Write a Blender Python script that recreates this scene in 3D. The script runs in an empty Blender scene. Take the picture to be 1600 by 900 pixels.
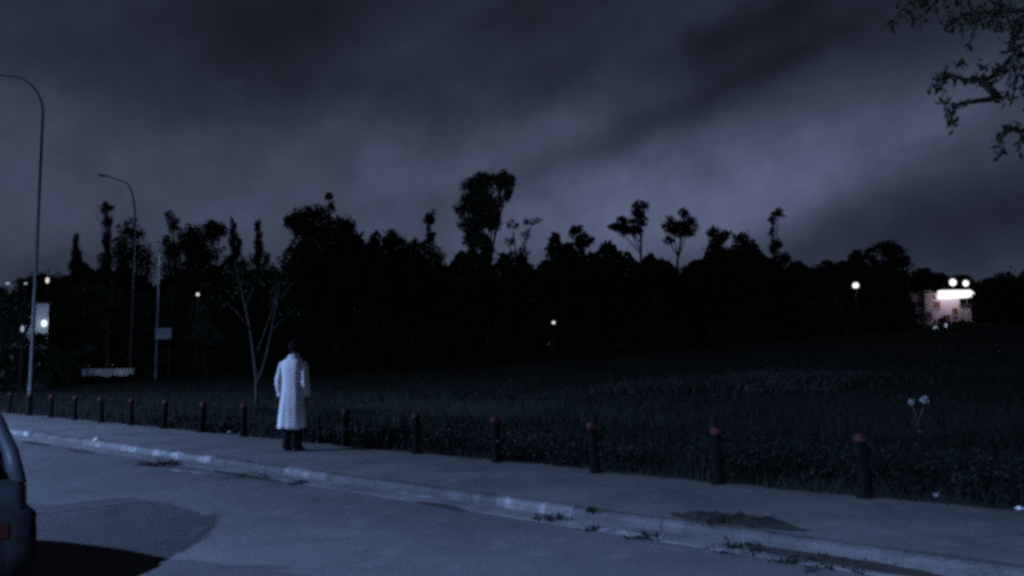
import bpy, bmesh, math, random
import numpy as np
from mathutils import Vector, Matrix
random.seed(7); RNG = np.random.default_rng(11)
sc = bpy.context.scene
COL = sc.collection
PI = math.pi

# ------------------------------------------------------------------ camera
F = 1250.0                       # focal length in photograph pixels (1600 wide)
CAM_H = 1.40
PITCH = math.atan(118 / F); ROLL = math.radians(0.6)
_fw = Vector((0, math.cos(PITCH), math.sin(PITCH)))
_u0 = Vector((0, -math.sin(PITCH), math.cos(PITCH)))
_r0 = Vector((1, 0, 0))
_r = math.cos(ROLL) * _r0 - math.sin(ROLL) * _u0
_u = math.sin(ROLL) * _r0 + math.cos(ROLL) * _u0
cam_d = bpy.data.cameras.new('camera'); cam = bpy.data.objects.new('camera', cam_d); COL.objects.link(cam)
cam_d.sensor_width = 36; cam_d.lens = 36 * F / 1600; cam_d.clip_start = 0.05; cam_d.clip_end = 4000
M = Matrix.Identity(4)
for i in range(3):
    M[i][0] = _r[i]; M[i][1] = _u[i]; M[i][2] = -_fw[i]
M[2][3] = CAM_H
cam.matrix_world = M
sc.camera = cam

def ray(x, y):
    return _fw + _r * ((x - 800) / F) + _u * ((450 - y) / F)
def at(x, y, z=0.0):             # where the line of sight meets the level z
    d = ray(x, y); t = (z - CAM_H) / d.z
    return Vector((0, 0, CAM_H)) + d * t
def deep(x, y, D):               # the point on a line of sight D metres ahead
    d = ray(x, y)
    return Vector((0, 0, CAM_H)) + d * (D / d.y)

# ------------------------------------------------------------------ look
sc.view_settings.view_transform = 'Standard'; sc.view_settings.look = 'None'
sc.view_settings.exposure = 0; sc.view_settings.gamma = 1; sc.view_settings.use_curve_mapping = False
sc.render.engine = 'CYCLES'
sc.cycles.use_denoising = False
sc.cycles.pixel_filter_type = 'BLACKMAN_HARRIS'; sc.cycles.filter_width = 3.3
sc.cycles.max_bounces = 6; sc.cycles.transparent_max_bounces = 12
sc.cycles.sample_clamp_indirect = 0.4; sc.cycles.sample_clamp_direct = 1.2; sc.cycles.use_adaptive_sampling = True; sc.cycles.adaptive_threshold = 0.035; sc.cycles.adaptive_min_samples = 56; sc.cycles.caustics_reflective = False; sc.cycles.caustics_refractive = False

# ------------------------------------------------------------------ sky (world)
W = bpy.data.worlds.new('World'); sc.world = W; W.use_nodes = True
nt = W.node_tree; nt.nodes.clear()
def nd(tree, typ, **kw):
    n = tree.nodes.new(typ)
    for k, v in kw.items(): setattr(n, k, v)
    return n
def mth(op, a, b=None, c=None):
    n = nt.nodes.new('ShaderNodeMath'); n.operation = op
    for i, v in enumerate((a, b, c)):
        if v is None: continue
        if isinstance(v, (int, float)): n.inputs[i].default_value = v
        else: nt.links.new(v, n.inputs[i])
    return n.outputs[0]
SKY_SEED = 2.7
tc = nd(nt, 'ShaderNodeTexCoord')
sep = nd(nt, 'ShaderNodeSeparateXYZ'); nt.links.new(tc.outputs['Generated'], sep.inputs[0])
az = mth('ARCTAN2', sep.outputs[0], sep.outputs[1]); el = mth('ARCSINE', sep.outputs[2])
cmb = nd(nt, 'ShaderNodeCombineXYZ')
ca, sa = math.cos(math.radians(20)), math.sin(math.radians(20))
s_al = mth('ADD', mth('MULTIPLY', az, ca), mth('MULTIPLY', el, sa))
s_ac = mth('SUBTRACT', mth('MULTIPLY', el, ca), mth('MULTIPLY', az, sa))
nt.links.new(mth('MULTIPLY', s_al, 3.4), cmb.inputs[0]); nt.links.new(mth('MULTIPLY', s_ac, 7.2), cmb.inputs[1]); cmb.inputs[2].default_value = SKY_SEED
def noise(vec, scale, detail, rough, w=0):
    n = nd(nt, 'ShaderNodeTexNoise'); n.inputs['Scale'].default_value = scale
    n.inputs['Detail'].default_value = detail; n.inputs['Roughness'].default_value = rough
    nt.links.new(vec, n.inputs['Vector']); return n
n1 = noise(cmb.outputs[0], 1.6, 5, 0.55)
nw = noise(tc.outputs['Generated'], 5.0, 3, 0.5)
wsep = nd(nt, 'ShaderNodeSeparateXYZ'); nt.links.new(nw.outputs['Color'], wsep.inputs[0])
n2 = noise(tc.outputs['Generated'], 8.5, 6, 0.62)
waz = mth('ADD', az, mth('MULTIPLY', mth('SUBTRACT', wsep.outputs[0], 0.5), 0.16))
wel = mth('ADD', el, mth('MULTIPLY', mth('SUBTRACT', wsep.outputs[1], 0.5), 0.10))
logv = mth('MULTIPLY', mth('SUBTRACT', n1.outputs['Fac'], 0.5), 0.72)
n3 = noise(tc.outputs['Generated'], 26.0, 5, 0.6)
logv = mth('ADD', logv, mth('MULTIPLY', mth('SUBTRACT', n3.outputs['Fac'], 0.5), 0.42))
logv = mth('ADD', logv, mth('MULTIPLY', mth('SUBTRACT', n2.outputs['Fac'], 0.5), 0.85))
# cloud banks: centre (a line of sight), half sizes, slant, strength in log light
for (x, y, rx, ry, ang, amp) in [
        (1210, 285, 360, 85, 10, 0.64), (1000, 285, 360, 90, 4, 0.34), (1330, 190, 260, 80, 25, 0.18), (280, 290, 620, 95, 2, 0.42), (800, 240, 260, 60, 12, 0.20), (250, 170, 400, 60, 5, 0.10),
        (430, 40, 150, 85, 25, -0.75), (560, 148, 190, 36, 3, -0.40), (120, 60, 260, 90, 10, -0.15), (870, 130, 120, 32, 28, -0.45),
        (1180, 42, 120, 32, 24, -0.8), (1150, 128, 150, 24, 20, -0.62), (970, 215, 170, 18, 20, -0.40),
        (1420, 45, 170, 45, 8, -0.55), (1530, 335, 250, 60, 12, -0.72), (900, 20, 200, 40, 10, -0.3), (150, 420, 260, 40, 0, -0.35)]:
    d = ray(x, y).normalized(); a0 = math.atan2(d.x, d.y); e0 = math.asin(d.z)
    c, s = math.cos(math.radians(ang)), math.sin(math.radians(ang))
    da = mth('SUBTRACT', waz, a0); de = mth('SUBTRACT', wel, e0)
    u = mth('ADD', mth('MULTIPLY', da, c * F / rx), mth('MULTIPLY', de, s * F / rx))
    v = mth('SUBTRACT', mth('MULTIPLY', de, c * F / ry), mth('MULTIPLY', da, s * F / ry))
    r2 = mth('ADD', mth('MULTIPLY', u, u), mth('MULTIPLY', v, v))
    logv = mth('ADD', logv, mth('MULTIPLY', mth('EXPONENT', mth('MULTIPLY', r2, -0.8)), amp))
elc = mth('MAXIMUM', el, 0.0)
logv = mth('ADD', mth('SUBTRACT', logv, mth('MULTIPLY', elc, 1.7)), 0.30)
lum = mth('EXPONENT', logv)
mixc = nd(nt, 'ShaderNodeMix', data_type='RGBA')
nt.links.new(mth('MINIMUM', mth('MULTIPLY', lum, 0.45), 1.0), mixc.inputs['Factor'])
mixc.inputs['A'].default_value = (0.0292, 0.0388, 0.063, 1); mixc.inputs['B'].default_value = (0.0340, 0.0405, 0.069, 1)
bg = nd(nt, 'ShaderNodeBackground'); nt.links.new(mixc.outputs['Result'], bg.inputs['Color'])
nt.links.new(mth('MULTIPLY', lum, 1.0), bg.inputs['Strength'])
wo = nd(nt, 'ShaderNodeOutputWorld'); nt.links.new(bg.outputs[0], wo.inputs[0])

# faint moonlight through the cloud
sun_d = bpy.data.lights.new('moonlight', 'SUN'); sun_d.energy = 0.010; sun_d.angle = math.radians(12); sun_d.color = (0.75, 0.85, 1.0)
sun = bpy.data.objects.new('moonlight', sun_d); COL.objects.link(sun)
sun.rotation_euler = (math.radians(48), 0, math.radians(-35))

LAMP_NEAR = 21500.0; LAMP_LEFT = 19500.0; NEAR_SPREAD = math.radians(147.5)
LAMP_COL = (0.33, 0.51, 1.0)

# ------------------------------------------------------------------ materials
def material(name, col, col2=None, scale=6.0, rough=0.8, bump=0.0, bscale=None, metal=0.0, detail=5, thr=None, emit=None, estr=0.0, spec=0.3, coords='Object', stretch=None):
    m = bpy.data.materials.new(name); m.use_nodes = True
    t = m.node_tree; b = t.nodes['Principled BSDF']
    b.inputs['Base Color'].default_value = (*col, 1); b.inputs['Roughness'].default_value = rough
    b.inputs['Metallic'].default_value = metal; b.inputs['Specular IOR Level'].default_value = spec
    tcn = t.nodes.new('ShaderNodeTexCoord'); vec = t.nodes.new('ShaderNodeNewGeometry').outputs['Position'] if coords == 'World' else tcn.outputs[coords]
    if stretch:
        mp = t.nodes.new('ShaderNodeMapping'); mp.inputs['Scale'].default_value = stretch
        t.links.new(vec, mp.inputs[0]); vec = mp.outputs[0]
    if col2:
        n = t.nodes.new('ShaderNodeTexNoise'); n.inputs['Scale'].default_value = scale; n.inputs['Detail'].default_value = detail; n.inputs['Roughness'].default_value = 0.62
        t.links.new(vec, n.inputs['Vector'])
        r = t.nodes.new('ShaderNodeValToRGB'); lo, hi = thr or (0.3, 0.7)
        r.color_ramp.elements[0].position = lo; r.color_ramp.elements[0].color = (*col, 1)
        r.color_ramp.elements[1].position = hi; r.color_ramp.elements[1].color = (*col2, 1)
        t.links.new(n.outputs['Fac'], r.inputs[0]); t.links.new(r.outputs[0], b.inputs['Base Color'])
    if bump:
        n = t.nodes.new('ShaderNodeTexNoise'); n.inputs['Scale'].default_value = bscale or scale * 4; n.inputs['Detail'].default_value = 6
        t.links.new(vec, n.inputs['Vector'])
        bp = t.nodes.new('ShaderNodeBump'); bp.inputs['Strength'].default_value = bump; bp.inputs['Distance'].default_value = 0.02
        t.links.new(n.outputs['Fac'], bp.inputs['Height']); t.links.new(bp.outputs[0], b.inputs['Normal'])
    if emit:
        b.inputs['Emission Color'].default_value = (*emit, 1); b.inputs['Emission Strength'].default_value = estr
    return m

def paved(name, base, dark, light, patch=0.9, fine=55.0, world=True):
    """worn paving: broad stains, mid blotches, fine aggregate"""
    m = bpy.data.materials.new(name); m.use_nodes = True; t = m.node_tree; b = t.nodes['Principled BSDF']
    b.inputs['Roughness'].default_value = 0.85; b.inputs['Specular IOR Level'].default_value = 0.25
    pos = t.nodes.new('ShaderNodeNewGeometry').outputs['Position']
    def nz(s, d=5, r=0.6):
        n = t.nodes.new('ShaderNodeTexNoise'); n.inputs['Scale'].default_value = s; n.inputs['Detail'].default_value = d; n.inputs['Roughness'].default_value = r
        t.links.new(pos, n.inputs['Vector']); return n.outputs['Fac']
    def ramp(fac, lo, hi):
        r = t.nodes.new('ShaderNodeMapRange'); r.inputs['From Min'].default_value = lo; r.inputs['From Max'].default_value = hi
        t.links.new(fac, r.inputs['Value']); return r.outputs['Result']
    def mix(f, a, bb):
        x = t.nodes.new('ShaderNodeMix'); x.data_type = 'RGBA'; t.links.new(f, x.inputs['Factor'])
        for sock, v in (('A', a), ('B', bb)):
            if isinstance(v, tuple): x.inputs[sock].default_value = (*v, 1)
            else: t.links.new(v, x.inputs[sock])
        return x.outputs['Result']
    c1 = mix(ramp(nz(patch), 0.36, 0.64), dark, base)
    c2 = mix(ramp(nz(3.1, 6), 0.56, 0.80), c1, light)
    c2 = mix(ramp(nz(1.25, 8, 0.68), 0.56, 0.74), c2, tuple(x * 0.72 for x in dark))
    fine_f = ramp(nz(fine, 3, 0.7), 0.36, 0.48)
    c3 = mix(fine_f, tuple(x * 0.55 for x in base), c2)
    c4 = mix(ramp(nz(fine * 2.3, 2), 0.62, 0.70), c3, tuple(min(1, x * 1.6) for x in light))
    t.links.new(c4, b.inputs['Base Color'])
    bp = t.nodes.new('ShaderNodeBump'); bp.inputs['Strength'].default_value = 0.5; bp.inputs['Distance'].default_value = 0.012
    n = nz(fine * 0.7, 6); t.links.new(n, bp.inputs['Height']); t.links.new(bp.outputs[0], b.inputs['Normal'])
    return m

MT = {}
MT['pavement'] = paved('pavement_concrete', (0.168, 0.162, 0.155), (0.10, 0.10, 0.098), (0.235, 0.227, 0.216))
MT['road'] = paved('worn_asphalt', (0.130, 0.127, 0.124), (0.076, 0.076, 0.076), (0.185, 0.178, 0.17), patch=0.38, fine=70)
MT['gutter'] = paved('gutter_concrete', (0.20, 0.20, 0.19), (0.09, 0.09, 0.085), (0.27, 0.26, 0.25), patch=1.3)
MT['kerb'] = paved('kerb_concrete', (0.105, 0.104, 0.10), (0.05, 0.05, 0.048), (0.17, 0.167, 0.16), patch=2.0)
MT['kerb_white'] = material('worn_white_kerb_paint', (0.11, 0.11, 0.106), (0.48, 0.48, 0.465), 3.2, 0.75, 0.3, 40, thr=(0.50, 0.78), detail=8, coords='World')
MT['line_white'] = material('worn_line_paint', (0.15, 0.15, 0.147), (0.44, 0.44, 0.43), 5.0, 0.8, 0.3, 60, thr=(0.42, 0.66), detail=8)
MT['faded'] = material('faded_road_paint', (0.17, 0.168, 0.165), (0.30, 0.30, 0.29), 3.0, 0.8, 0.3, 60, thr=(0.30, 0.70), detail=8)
MT['soil'] = material('dark_soil', (0.022, 0.020, 0.017), (0.05, 0.045, 0.038), 9, 0.95, 0.6, 40)
MT['ground'] = material('grassland', (0.016, 0.023, 0.017), (0.050, 0.058, 0.045), 0.16, 0.95, 0.8, 5.0, thr=(0.38, 0.66), detail=9)
MT['grass'] = material('grass_blades', (0.012, 0.018, 0.013), (0.040, 0.046, 0.035), 0.30, 0.8, thr=(0.35, 0.68), detail=4)
MT['verge'] = material('dark_verge_grass', (0.007, 0.011, 0.008), (0.026, 0.030, 0.022), 0.5, 0.85, thr=(0.35, 0.7), detail=4)
MT['dry_grass'] = material('dry_grass', (0.035, 0.04, 0.033), (0.095, 0.10, 0.085), 0.6, 0.85, detail=4)
MT['weed'] = material('weed_leaves', (0.007, 0.011, 0.008), (0.014, 0.017, 0.012), 0.7, 0.7, thr=(0.35, 0.7), detail=4)
MT['weed_low'] = material('dusty_low_weeds', (0.005, 0.008, 0.005), (0.016, 0.018, 0.012), 3.0, 0.9, detail=4, spec=0.05)
MT['leaf_dark'] = material('dark_leaves', (0.012, 0.020, 0.010), (0.036, 0.050, 0.022), 0.6, 0.75, detail=3)
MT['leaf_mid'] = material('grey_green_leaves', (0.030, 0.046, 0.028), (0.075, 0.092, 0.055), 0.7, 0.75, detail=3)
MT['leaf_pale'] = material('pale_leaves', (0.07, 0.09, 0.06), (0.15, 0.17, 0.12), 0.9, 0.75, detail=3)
MT['leaf_near'] = material('broad_leaves', (0.016, 0.026, 0.013), (0.05, 0.065, 0.03), 3.0, 0.65, detail=3)
MT['bark'] = material('bark', (0.045, 0.038, 0.030), (0.10, 0.085, 0.068), 6, 0.95, 0.6, 30, stretch=(1, 1, 0.2))
MT['bark_pale'] = material('pale_bark', (0.16, 0.15, 0.13), (0.30, 0.28, 0.25), 5, 0.9, 0.5, 30, stretch=(1, 1, 0.2))
MT['bark_mid'] = material('grey_bark', (0.028, 0.027, 0.024), (0.062, 0.058, 0.052), 5, 0.9, 0.5, 30, stretch=(1, 1, 0.2))
MT['steel'] = material('galvanised_steel', (0.30, 0.31, 0.32), (0.42, 0.43, 0.44), 7, 0.5, 0.1, 60, metal=0.35)
MT['steel_post'] = material('weathered_grey_steel', (0.045, 0.047, 0.05), (0.085, 0.088, 0.09), 7, 0.7, 0.1, 60)
MT['steel_dark'] = material('dark_steel', (0.05, 0.05, 0.055), (0.09, 0.09, 0.095), 9, 0.6, 0.1, 60, metal=0.2)
MT['bollard'] = material('bollard_dark_paint', (0.006, 0.006, 0.006), (0.013, 0.012, 0.012), 12, 0.95, 0.4, 60, spec=0.04)
MT['bollard_red'] = material('bollard_red_paint', (0.050, 0.013, 0.012), (0.125, 0.055, 0.052), 16, 0.85, 0.3, 60, spec=0.1)
MT['lens'] = material('lamp_lens', (0.8, 0.8, 0.8), rough=0.3, emit=(0.75, 0.85, 1.0), estr=5)
MT['lens_off'] = material('unlit_lens', (0.45, 0.47, 0.5), (0.55, 0.57, 0.6), 8, 0.25)
MT['glow_white'] = material('lit_globe', (0.8, 0.8, 0.8), rough=0.4, emit=(1.0, 0.98, 0.96), estr=5.0)
MT['glow_blue'] = material('bluish_lit_globe', (0.8, 0.8, 0.8), rough=0.4, emit=(0.72, 0.84, 1.0), estr=2.5)
MT['glow_dim'] = material('dim_lit_globe', (0.8, 0.8, 0.8), rough=0.4, emit=(0.62, 0.75, 1.0), estr=0.42)
MT['glow_pink'] = material('pinkish_lit_globe', (0.8, 0.8, 0.8), rough=0.4, emit=(1.0, 0.80, 0.82), estr=0.9)
MT['glow_strip'] = material('lit_canopy_panel', (0.8, 0.8, 0.8), rough=0.4, emit=(1.0, 0.99, 1.0), estr=3.0)
MT['plaster_pink'] = material('pale_pink_plaster', (0.44, 0.34, 0.38), (0.55, 0.45, 0.49), 1.3, 0.9, 0.3, 20)
MT['plaster_white'] = material('white_plaster', (0.58, 0.60, 0.63), (0.72, 0.74, 0.76), 1.0, 0.9, 0.3, 20)
MT['shutter'] = material('brown_shutter', (0.10, 0.045, 0.035), (0.16, 0.075, 0.06), 5, 0.7, 0.3, 30)
MT['tile'] = material('dark_roof', (0.05, 0.045, 0.05), (0.09, 0.075, 0.08), 3, 0.85, 0.5, 20)
MT['board'] = material('pale_board', (0.50, 0.56, 0.66), (0.75, 0.8, 0.88), 1.6, 0.6)
MT['coat'] = material('white_cotton', (0.74, 0.74, 0.75), (0.82, 0.82, 0.83), 9, 0.9, 0.35, 60)
MT['trousers'] = material('black_cloth', (0.010, 0.010, 0.012), (0.015, 0.015, 0.017), 14, 0.97, 0.3, 80, spec=0.03)
MT['hair'] = material('black_hair', (0.016, 0.016, 0.018), (0.038, 0.037, 0.038), 30, 0.9, 0.5, 90, spec=0.04)
MT['skin'] = material('skin', (0.16, 0.09, 0.065), (0.21, 0.12, 0.09), 12, 0.6)
MT['shoe'] = material('black_leather', (0.012, 0.012, 0.012), (0.02, 0.02, 0.02), 20, 0.5)
MT['car'] = material('grey_blue_car_paint', (0.016, 0.021, 0.025), (0.020, 0.025, 0.029), 2, 0.55, spec=0.3, metal=0.05)
MT['black_plastic'] = material('black_plastic', (0.007, 0.007, 0.008), (0.012, 0.012, 0.013), 20, 0.8, 0.2, 120, spec=0.1)
MT['rubber'] = material('rubber', (0.012, 0.012, 0.012), (0.022, 0.022, 0.022), 20, 0.9)
MT['tail'] = material('red_tail_lens', (0.013, 0.003, 0.003), (0.019, 0.004, 0.004), 30, 0.35, spec=0.2)
MT['plate'] = material('number_plate', (0.6, 0.6, 0.58), (0.68, 0.68, 0.66), 10, 0.5)
MT['paper'] = material('white_paper', (0.72, 0.72, 0.70), (0.8, 0.8, 0.79), 20, 0.85)
MT['flower'] = material('white_flower_heads', (0.70, 0.70, 0.72), (0.82, 0.82, 0.84), 40, 0.85)
MT['stem'] = material('dry_stem', (0.16, 0.16, 0.13), (0.24, 0.23, 0.19), 20, 0.85)
g = bpy.data.materials.new('tinted_glass'); g.use_nodes = True; t = g.node_tree; t.nodes.clear()
tr = t.nodes.new('ShaderNodeBsdfTransparent'); tr.inputs[0].default_value = (0.10, 0.105, 0.11, 1)
gl = t.nodes.new('ShaderNodeBsdfGlossy'); gl.inputs['Roughness'].default_value = 0.03; gl.inputs['Color'].default_value = (0.8, 0.8, 0.8, 1)
fr = t.nodes.new('ShaderNodeFresnel'); fr.inputs[0].default_value = 1.45
mx = t.nodes.new('ShaderNodeMixShader'); o_ = t.nodes.new('ShaderNodeOutputMaterial')
t.links.new(fr.outputs[0], mx.inputs[0]); t.links.new(tr.outputs[0], mx.inputs[1]); t.links.new(gl.outputs[0], mx.inputs[2]); t.links.new(mx.outputs[0], o_.inputs[0])
MT['glass'] = g

# ------------------------------------------------------------------ helpers
class MB:
    def __init__(s): s.v = []; s.f = []
    def add(s, vs, fs):
        o = len(s.v); s.v.extend([tuple(p) for p in vs]); s.f.extend([tuple(i + o for i in q) for q in fs]); return s
    def box(s, lo, hi, rot=0.0, piv=None):
        x0, y0, z0 = lo; x1, y1, z1 = hi
        vs = [(x, y, z) for z in (z0, z1) for (x, y) in ((x0, y0), (x1, y0), (x1, y1), (x0, y1))]
        if rot:
            c, sn = math.cos(rot), math.sin(rot); px, py = piv or (0, 0)
            vs = [(px + (x - px) * c - (y - py) * sn, py + (x - px) * sn + (y - py) * c, z) for x, y, z in vs]
        return s.add(vs, [(3, 2, 1, 0), (4, 5, 6, 7), (0, 1, 5, 4), (1, 2, 6, 5), (2, 3, 7, 6), (3, 0, 4, 7)])
    def tube(s, pts, rad, n=8, cap=True):
        pts = [Vector(p) for p in pts]; rings = []
        if isinstance(rad, (int, float)): rad = [rad] * len(pts)
        prev = None
        for i, p in enumerate(pts):
            d = (pts[min(i + 1, len(pts) - 1)] - pts[max(i - 1, 0)]).normalized()
            a = prev if prev is not None else (Vector((1, 0, 0)) if abs(d.x) < 0.9 else Vector((0, 1, 0)))
            a = (a - d * a.dot(d)).normalized(); prev = a; b = d.cross(a)
            rings.append([p + (a * math.cos(2 * PI * k / n) + b * math.sin(2 * PI * k / n)) * rad[i] for k in range(n)])
        vs = [q for r in rings for q in r]; fs = []
        for i in range(len(pts) - 1):
            for k in range(n):
                fs.append((i * n + k, i * n + (k + 1) % n, (i + 1) * n + (k + 1) % n, (i + 1) * n + k))
        if cap: fs.append(tuple(range(n - 1, -1, -1))); fs.append(tuple((len(pts) - 1) * n + k for k in range(n)))
        return s.add(vs, fs)
    def lathe(s, prof, n=16, c=(0, 0, 0)):       # profile of (radius, z)
        vs = []; fs = []
        for r, z in prof:
            vs += [(c[0] + r * math.cos(2 * PI * k / n), c[1] + r * math.sin(2 * PI * k / n), c[2] + z) for k in range(n)]
        for i in range(len(prof) - 1):
            for k in range(n): fs.append((i * n + k, i * n + (k + 1) % n, (i + 1) * n + (k + 1) % n, (i + 1) * n + k))
        fs.append(tuple(range(n - 1, -1, -1))); fs.append(tuple((len(prof) - 1) * n + k for k in range(n)))
        return s.add(vs, fs)
    def ball(s, c, r, n=12, m=8, squash=(1, 1, 1)):
        vs = []; fs = []
        for i in range(1, m):
            th = PI * i / m
            vs += [(c[0] + r * squash[0] * math.sin(th) * math.cos(2 * PI * k / n), c[1] + r * squash[1] * math.sin(th) * math.sin(2 * PI * k / n), c[2] + r * squash[2] * math.cos(th)) for k in range(n)]
        top = len(vs); vs.append((c[0], c[1], c[2] + r * squash[2])); vs.append((c[0], c[1], c[2] - r * squash[2]))
        for i in range(m - 2):
            for k in range(n): fs.append((i * n + k, (i + 1) * n + k, (i + 1) * n + (k + 1) % n, i * n + (k + 1) % n))
        for k in range(n):
            fs.append((top, k, (k + 1) % n)); fs.append((top + 1, (m - 2) * n + (k + 1) % n, (m - 2) * n + k))
        return s.add(vs, fs)
    def loft(s, rings, cap=True):
        n = len(rings[0]); vs = [p for r in rings for p in r]; fs = []
        for i in range(len(rings) - 1):
            for k in range(n): fs.append((i * n + k, i * n + (k + 1) % n, (i + 1) * n + (k + 1) % n, (i + 1) * n + k))
        if cap: fs.append(tuple(range(n - 1, -1, -1))); fs.append(tuple((len(rings) - 1) * n + k for k in range(n)))
        return s.add(vs, fs)
    def mesh(s, name, mat, smooth=False, recalc=True):
        me = bpy.data.meshes.new(name); me.from_pydata(s.v, [], s.f)
        if recalc:
            bm = bmesh.new(); bm.from_mesh(me); bmesh.ops.recalc_face_normals(bm, faces=bm.faces); bm.to_mesh(me); bm.free()
        if mat: me.materials.append(mat)
        if smooth: me.polygons.foreach_set('use_smooth', [True] * len(me.polygons))
        me.update(); return me
    def build(s, name, mat, parent=None, smooth=False):
        return put(name, s.mesh(name, mat, smooth), parent)

def put(name, me, parent=None, loc=None):
    o = bpy.data.objects.new(name, me); COL.objects.link(o)
    if parent: o.parent = parent
    if loc is not None: o.location = loc
    return o
def tag(o, label, cat, group=None, kind=None):
    if label: o['label'] = label
    if cat: o['category'] = cat
    if group: o['group'] = group
    if kind: o['kind'] = kind
    return o
def thing(name, label, cat, loc=(0, 0, 0), rz=0.0, group=None):
    o = bpy.data.objects.new(name, None); COL.objects.link(o); o.empty_display_size = 0.2
    o.location = loc; o.rotation_euler = (0, 0, rz)
    return tag(o, label, cat, group)
def structure(o): o['kind'] = 'structure'; return o
def dup(root, loc, rz=None, label=None, scale=None):
    r = root.copy(); COL.objects.link(r); r.location = loc
    if rz is not None: r.rotation_euler = (0, 0, rz)
    if scale is not None: r.scale = (scale,) * 3
    if label: r['label'] = label
    for ch in list(root.children):
        c = ch.copy(); COL.objects.link(c); c.parent = r
        for gch in list(ch.children):
            d = gch.copy(); COL.objects.link(d); d.parent = c
    return r
def np_mesh(name, v, quads, mat):
    me = bpy.data.meshes.new(name); n = len(quads); k = quads.shape[1]
    me.vertices.add(len(v)); me.vertices.foreach_set('co', v.astype(np.float32).ravel())
    me.loops.add(n * k); me.loops.foreach_set('vertex_index', quads.astype(np.int32).ravel())
    me.polygons.add(n); me.polygons.foreach_set('loop_start', np.arange(0, n * k, k, dtype=np.int32))
    me.polygons.foreach_set('loop_total', np.full(n, k, dtype=np.int32))
    me.update(calc_edges=True); me.materials.append(mat); return me
def leaves(c, size, aspect=0.55, droop=0.0):
    """a pointed leaf (one bent diamond) at every centre"""
    n = len(c); a = RNG.normal(size=(n, 3)); a[:, 2] -= droop; a /= np.linalg.norm(a, axis=1)[:, None]
    b = RNG.normal(size=(n, 3)); b -= a * (a * b).sum(1)[:, None]; b /= np.linalg.norm(b, axis=1)[:, None]
    nn = np.cross(a, b); L = size * RNG.uniform(0.6, 1.3, n)[:, None]; Wd = L * aspect
    v = np.stack([c - a * L * 0.5, c + b * Wd * 0.5 + nn * L * 0.08, c + a * L * 0.5, c - b * Wd * 0.5 + nn * L * 0.08], 1).reshape(-1, 3)
    return v, np.arange(4 * n).reshape(n, 4)
def blades(base, h, w, lean=0.35):
    """a tapering bent grass blade (a quad and a triangle as two quads) at every base point"""
    n = len(base); an = RNG.uniform(0, 2 * PI, n); dx = np.stack([np.cos(an), np.sin(an), np.zeros(n)], 1)
    la = RNG.uniform(0, 2 * PI, n); ld = np.stack([np.cos(la), np.sin(la), np.zeros(n)], 1) * (h * RNG.uniform(0.05, lean, n))[:, None]
    up = np.zeros((n, 3)); up[:, 2] = h; w = w[:, None]
    v = np.stack([base - dx * w / 2, base + dx * w / 2, base + dx * w * 0.32 + up * 0.55 + ld * 0.4, base - dx * w * 0.32 + up * 0.55 + ld * 0.4,
                  base + dx * w * 0.04 + up + ld, base - dx * w * 0.04 + up + ld], 1).reshape(-1, 3)
    i = np.arange(n)[:, None] * 6
    return v, np.concatenate([i + np.array([[0, 1, 2, 3]]), i + np.array([[3, 2, 4, 5]])], 0)

# ------------------------------------------------------------------ the street frame: s along the kerb, d away from the road
_A = at(1354, 777.5); _B = at(14, 645.2)
UX = Vector((_A.x - _B.x, _A.y - _B.y, 0)); STEP = UX.length / 15; UX.normalize(); NX = Vector((-UX.y, UX.x, 0))
ORG = Vector((_A.x, _A.y, 0)); RZ = math.atan2(UX.y, UX.x)
def sd(s, d, z=0.0): return Vector((ORG.x + UX.x * s + NX.x * d, ORG.y + UX.y * s + NX.y * d, z))
def to_sd(p): q = Vector((p.x - ORG.x, p.y - ORG.y, 0)); return q.dot(UX), q.dot(NX)
KERB_D = to_sd(at(740, 768))[1]
ROADZ = -0.095
def wav(x, y, k, ph): return np.sin(x * k + ph + 1.3 * np.sin(y * k * 0.7 + ph * 2.1)) * np.sin(y * k * 1.13 - ph + 0.8 * np.sin(x * k * 0.9))
def gz(X, Y):                    # the lie of the field, rising away to the right
    X = np.asarray(X, float); Y = np.asarray(Y, float)
    d = (X - ORG.x) * NX.x + (Y - ORG.y) * NX.y
    Yc = np.maximum(Y, 12.0); z80 = 1.97 + 1.75 * np.tanh((X / Yc * 80) / 28.0)
    tt = np.clip(d / 62.0, 0, 1.25); rise = z80 * (tt ** 1.25)
    amp = np.clip(d / 14.0, 0, 1)
    und = amp * (0.16 * wav(X, Y, 0.21, 0.4) + 0.07 * wav(X, Y, 0.55, 1.9)) + np.clip(d, 0, 1) * 0.03 * wav(X, Y, 2.3, 0.2)
    z = rise + und - 0.02
    return np.where(d > 0.02, z, -0.30)

# ground sheet
sl = np.concatenate([np.linspace(-900, -160, 12), np.linspace(-140, -50, 24), np.linspace(-48, 30, 118), np.linspace(33, 120, 26), np.linspace(140, 900, 12)])
dl = np.concatenate([np.linspace(-900, -40, 10), [-20, -10, -3, -0.6, 0.0, 0.03, 0.3], np.linspace(0.7, 12, 30), np.linspace(12.6, 90, 90), np.linspace(95, 160, 10), np.linspace(200, 1500, 10)])
S_, D_ = np.meshgrid(sl, dl); X_ = ORG.x + UX.x * S_ + NX.x * D_; Y_ = ORG.y + UX.y * S_ + NX.y * D_
Z_ = gz(X_, Y_); v = np.stack([X_, Y_, Z_], -1).reshape(-1, 3); ns, ndl = len(sl), len(dl)
ii = (np.arange(ndl - 1)[:, None] * ns + np.arange(ns - 1)[None, :]).reshape(-1)
ground = put('field', np_mesh('field', v, np.stack([ii, ii + 1, ii + 1 + ns, ii + ns], 1), MT['ground'])); structure(ground)
ground.data.polygons.foreach_set('use_smooth', [True] * len(ground.data.polygons))

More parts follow.
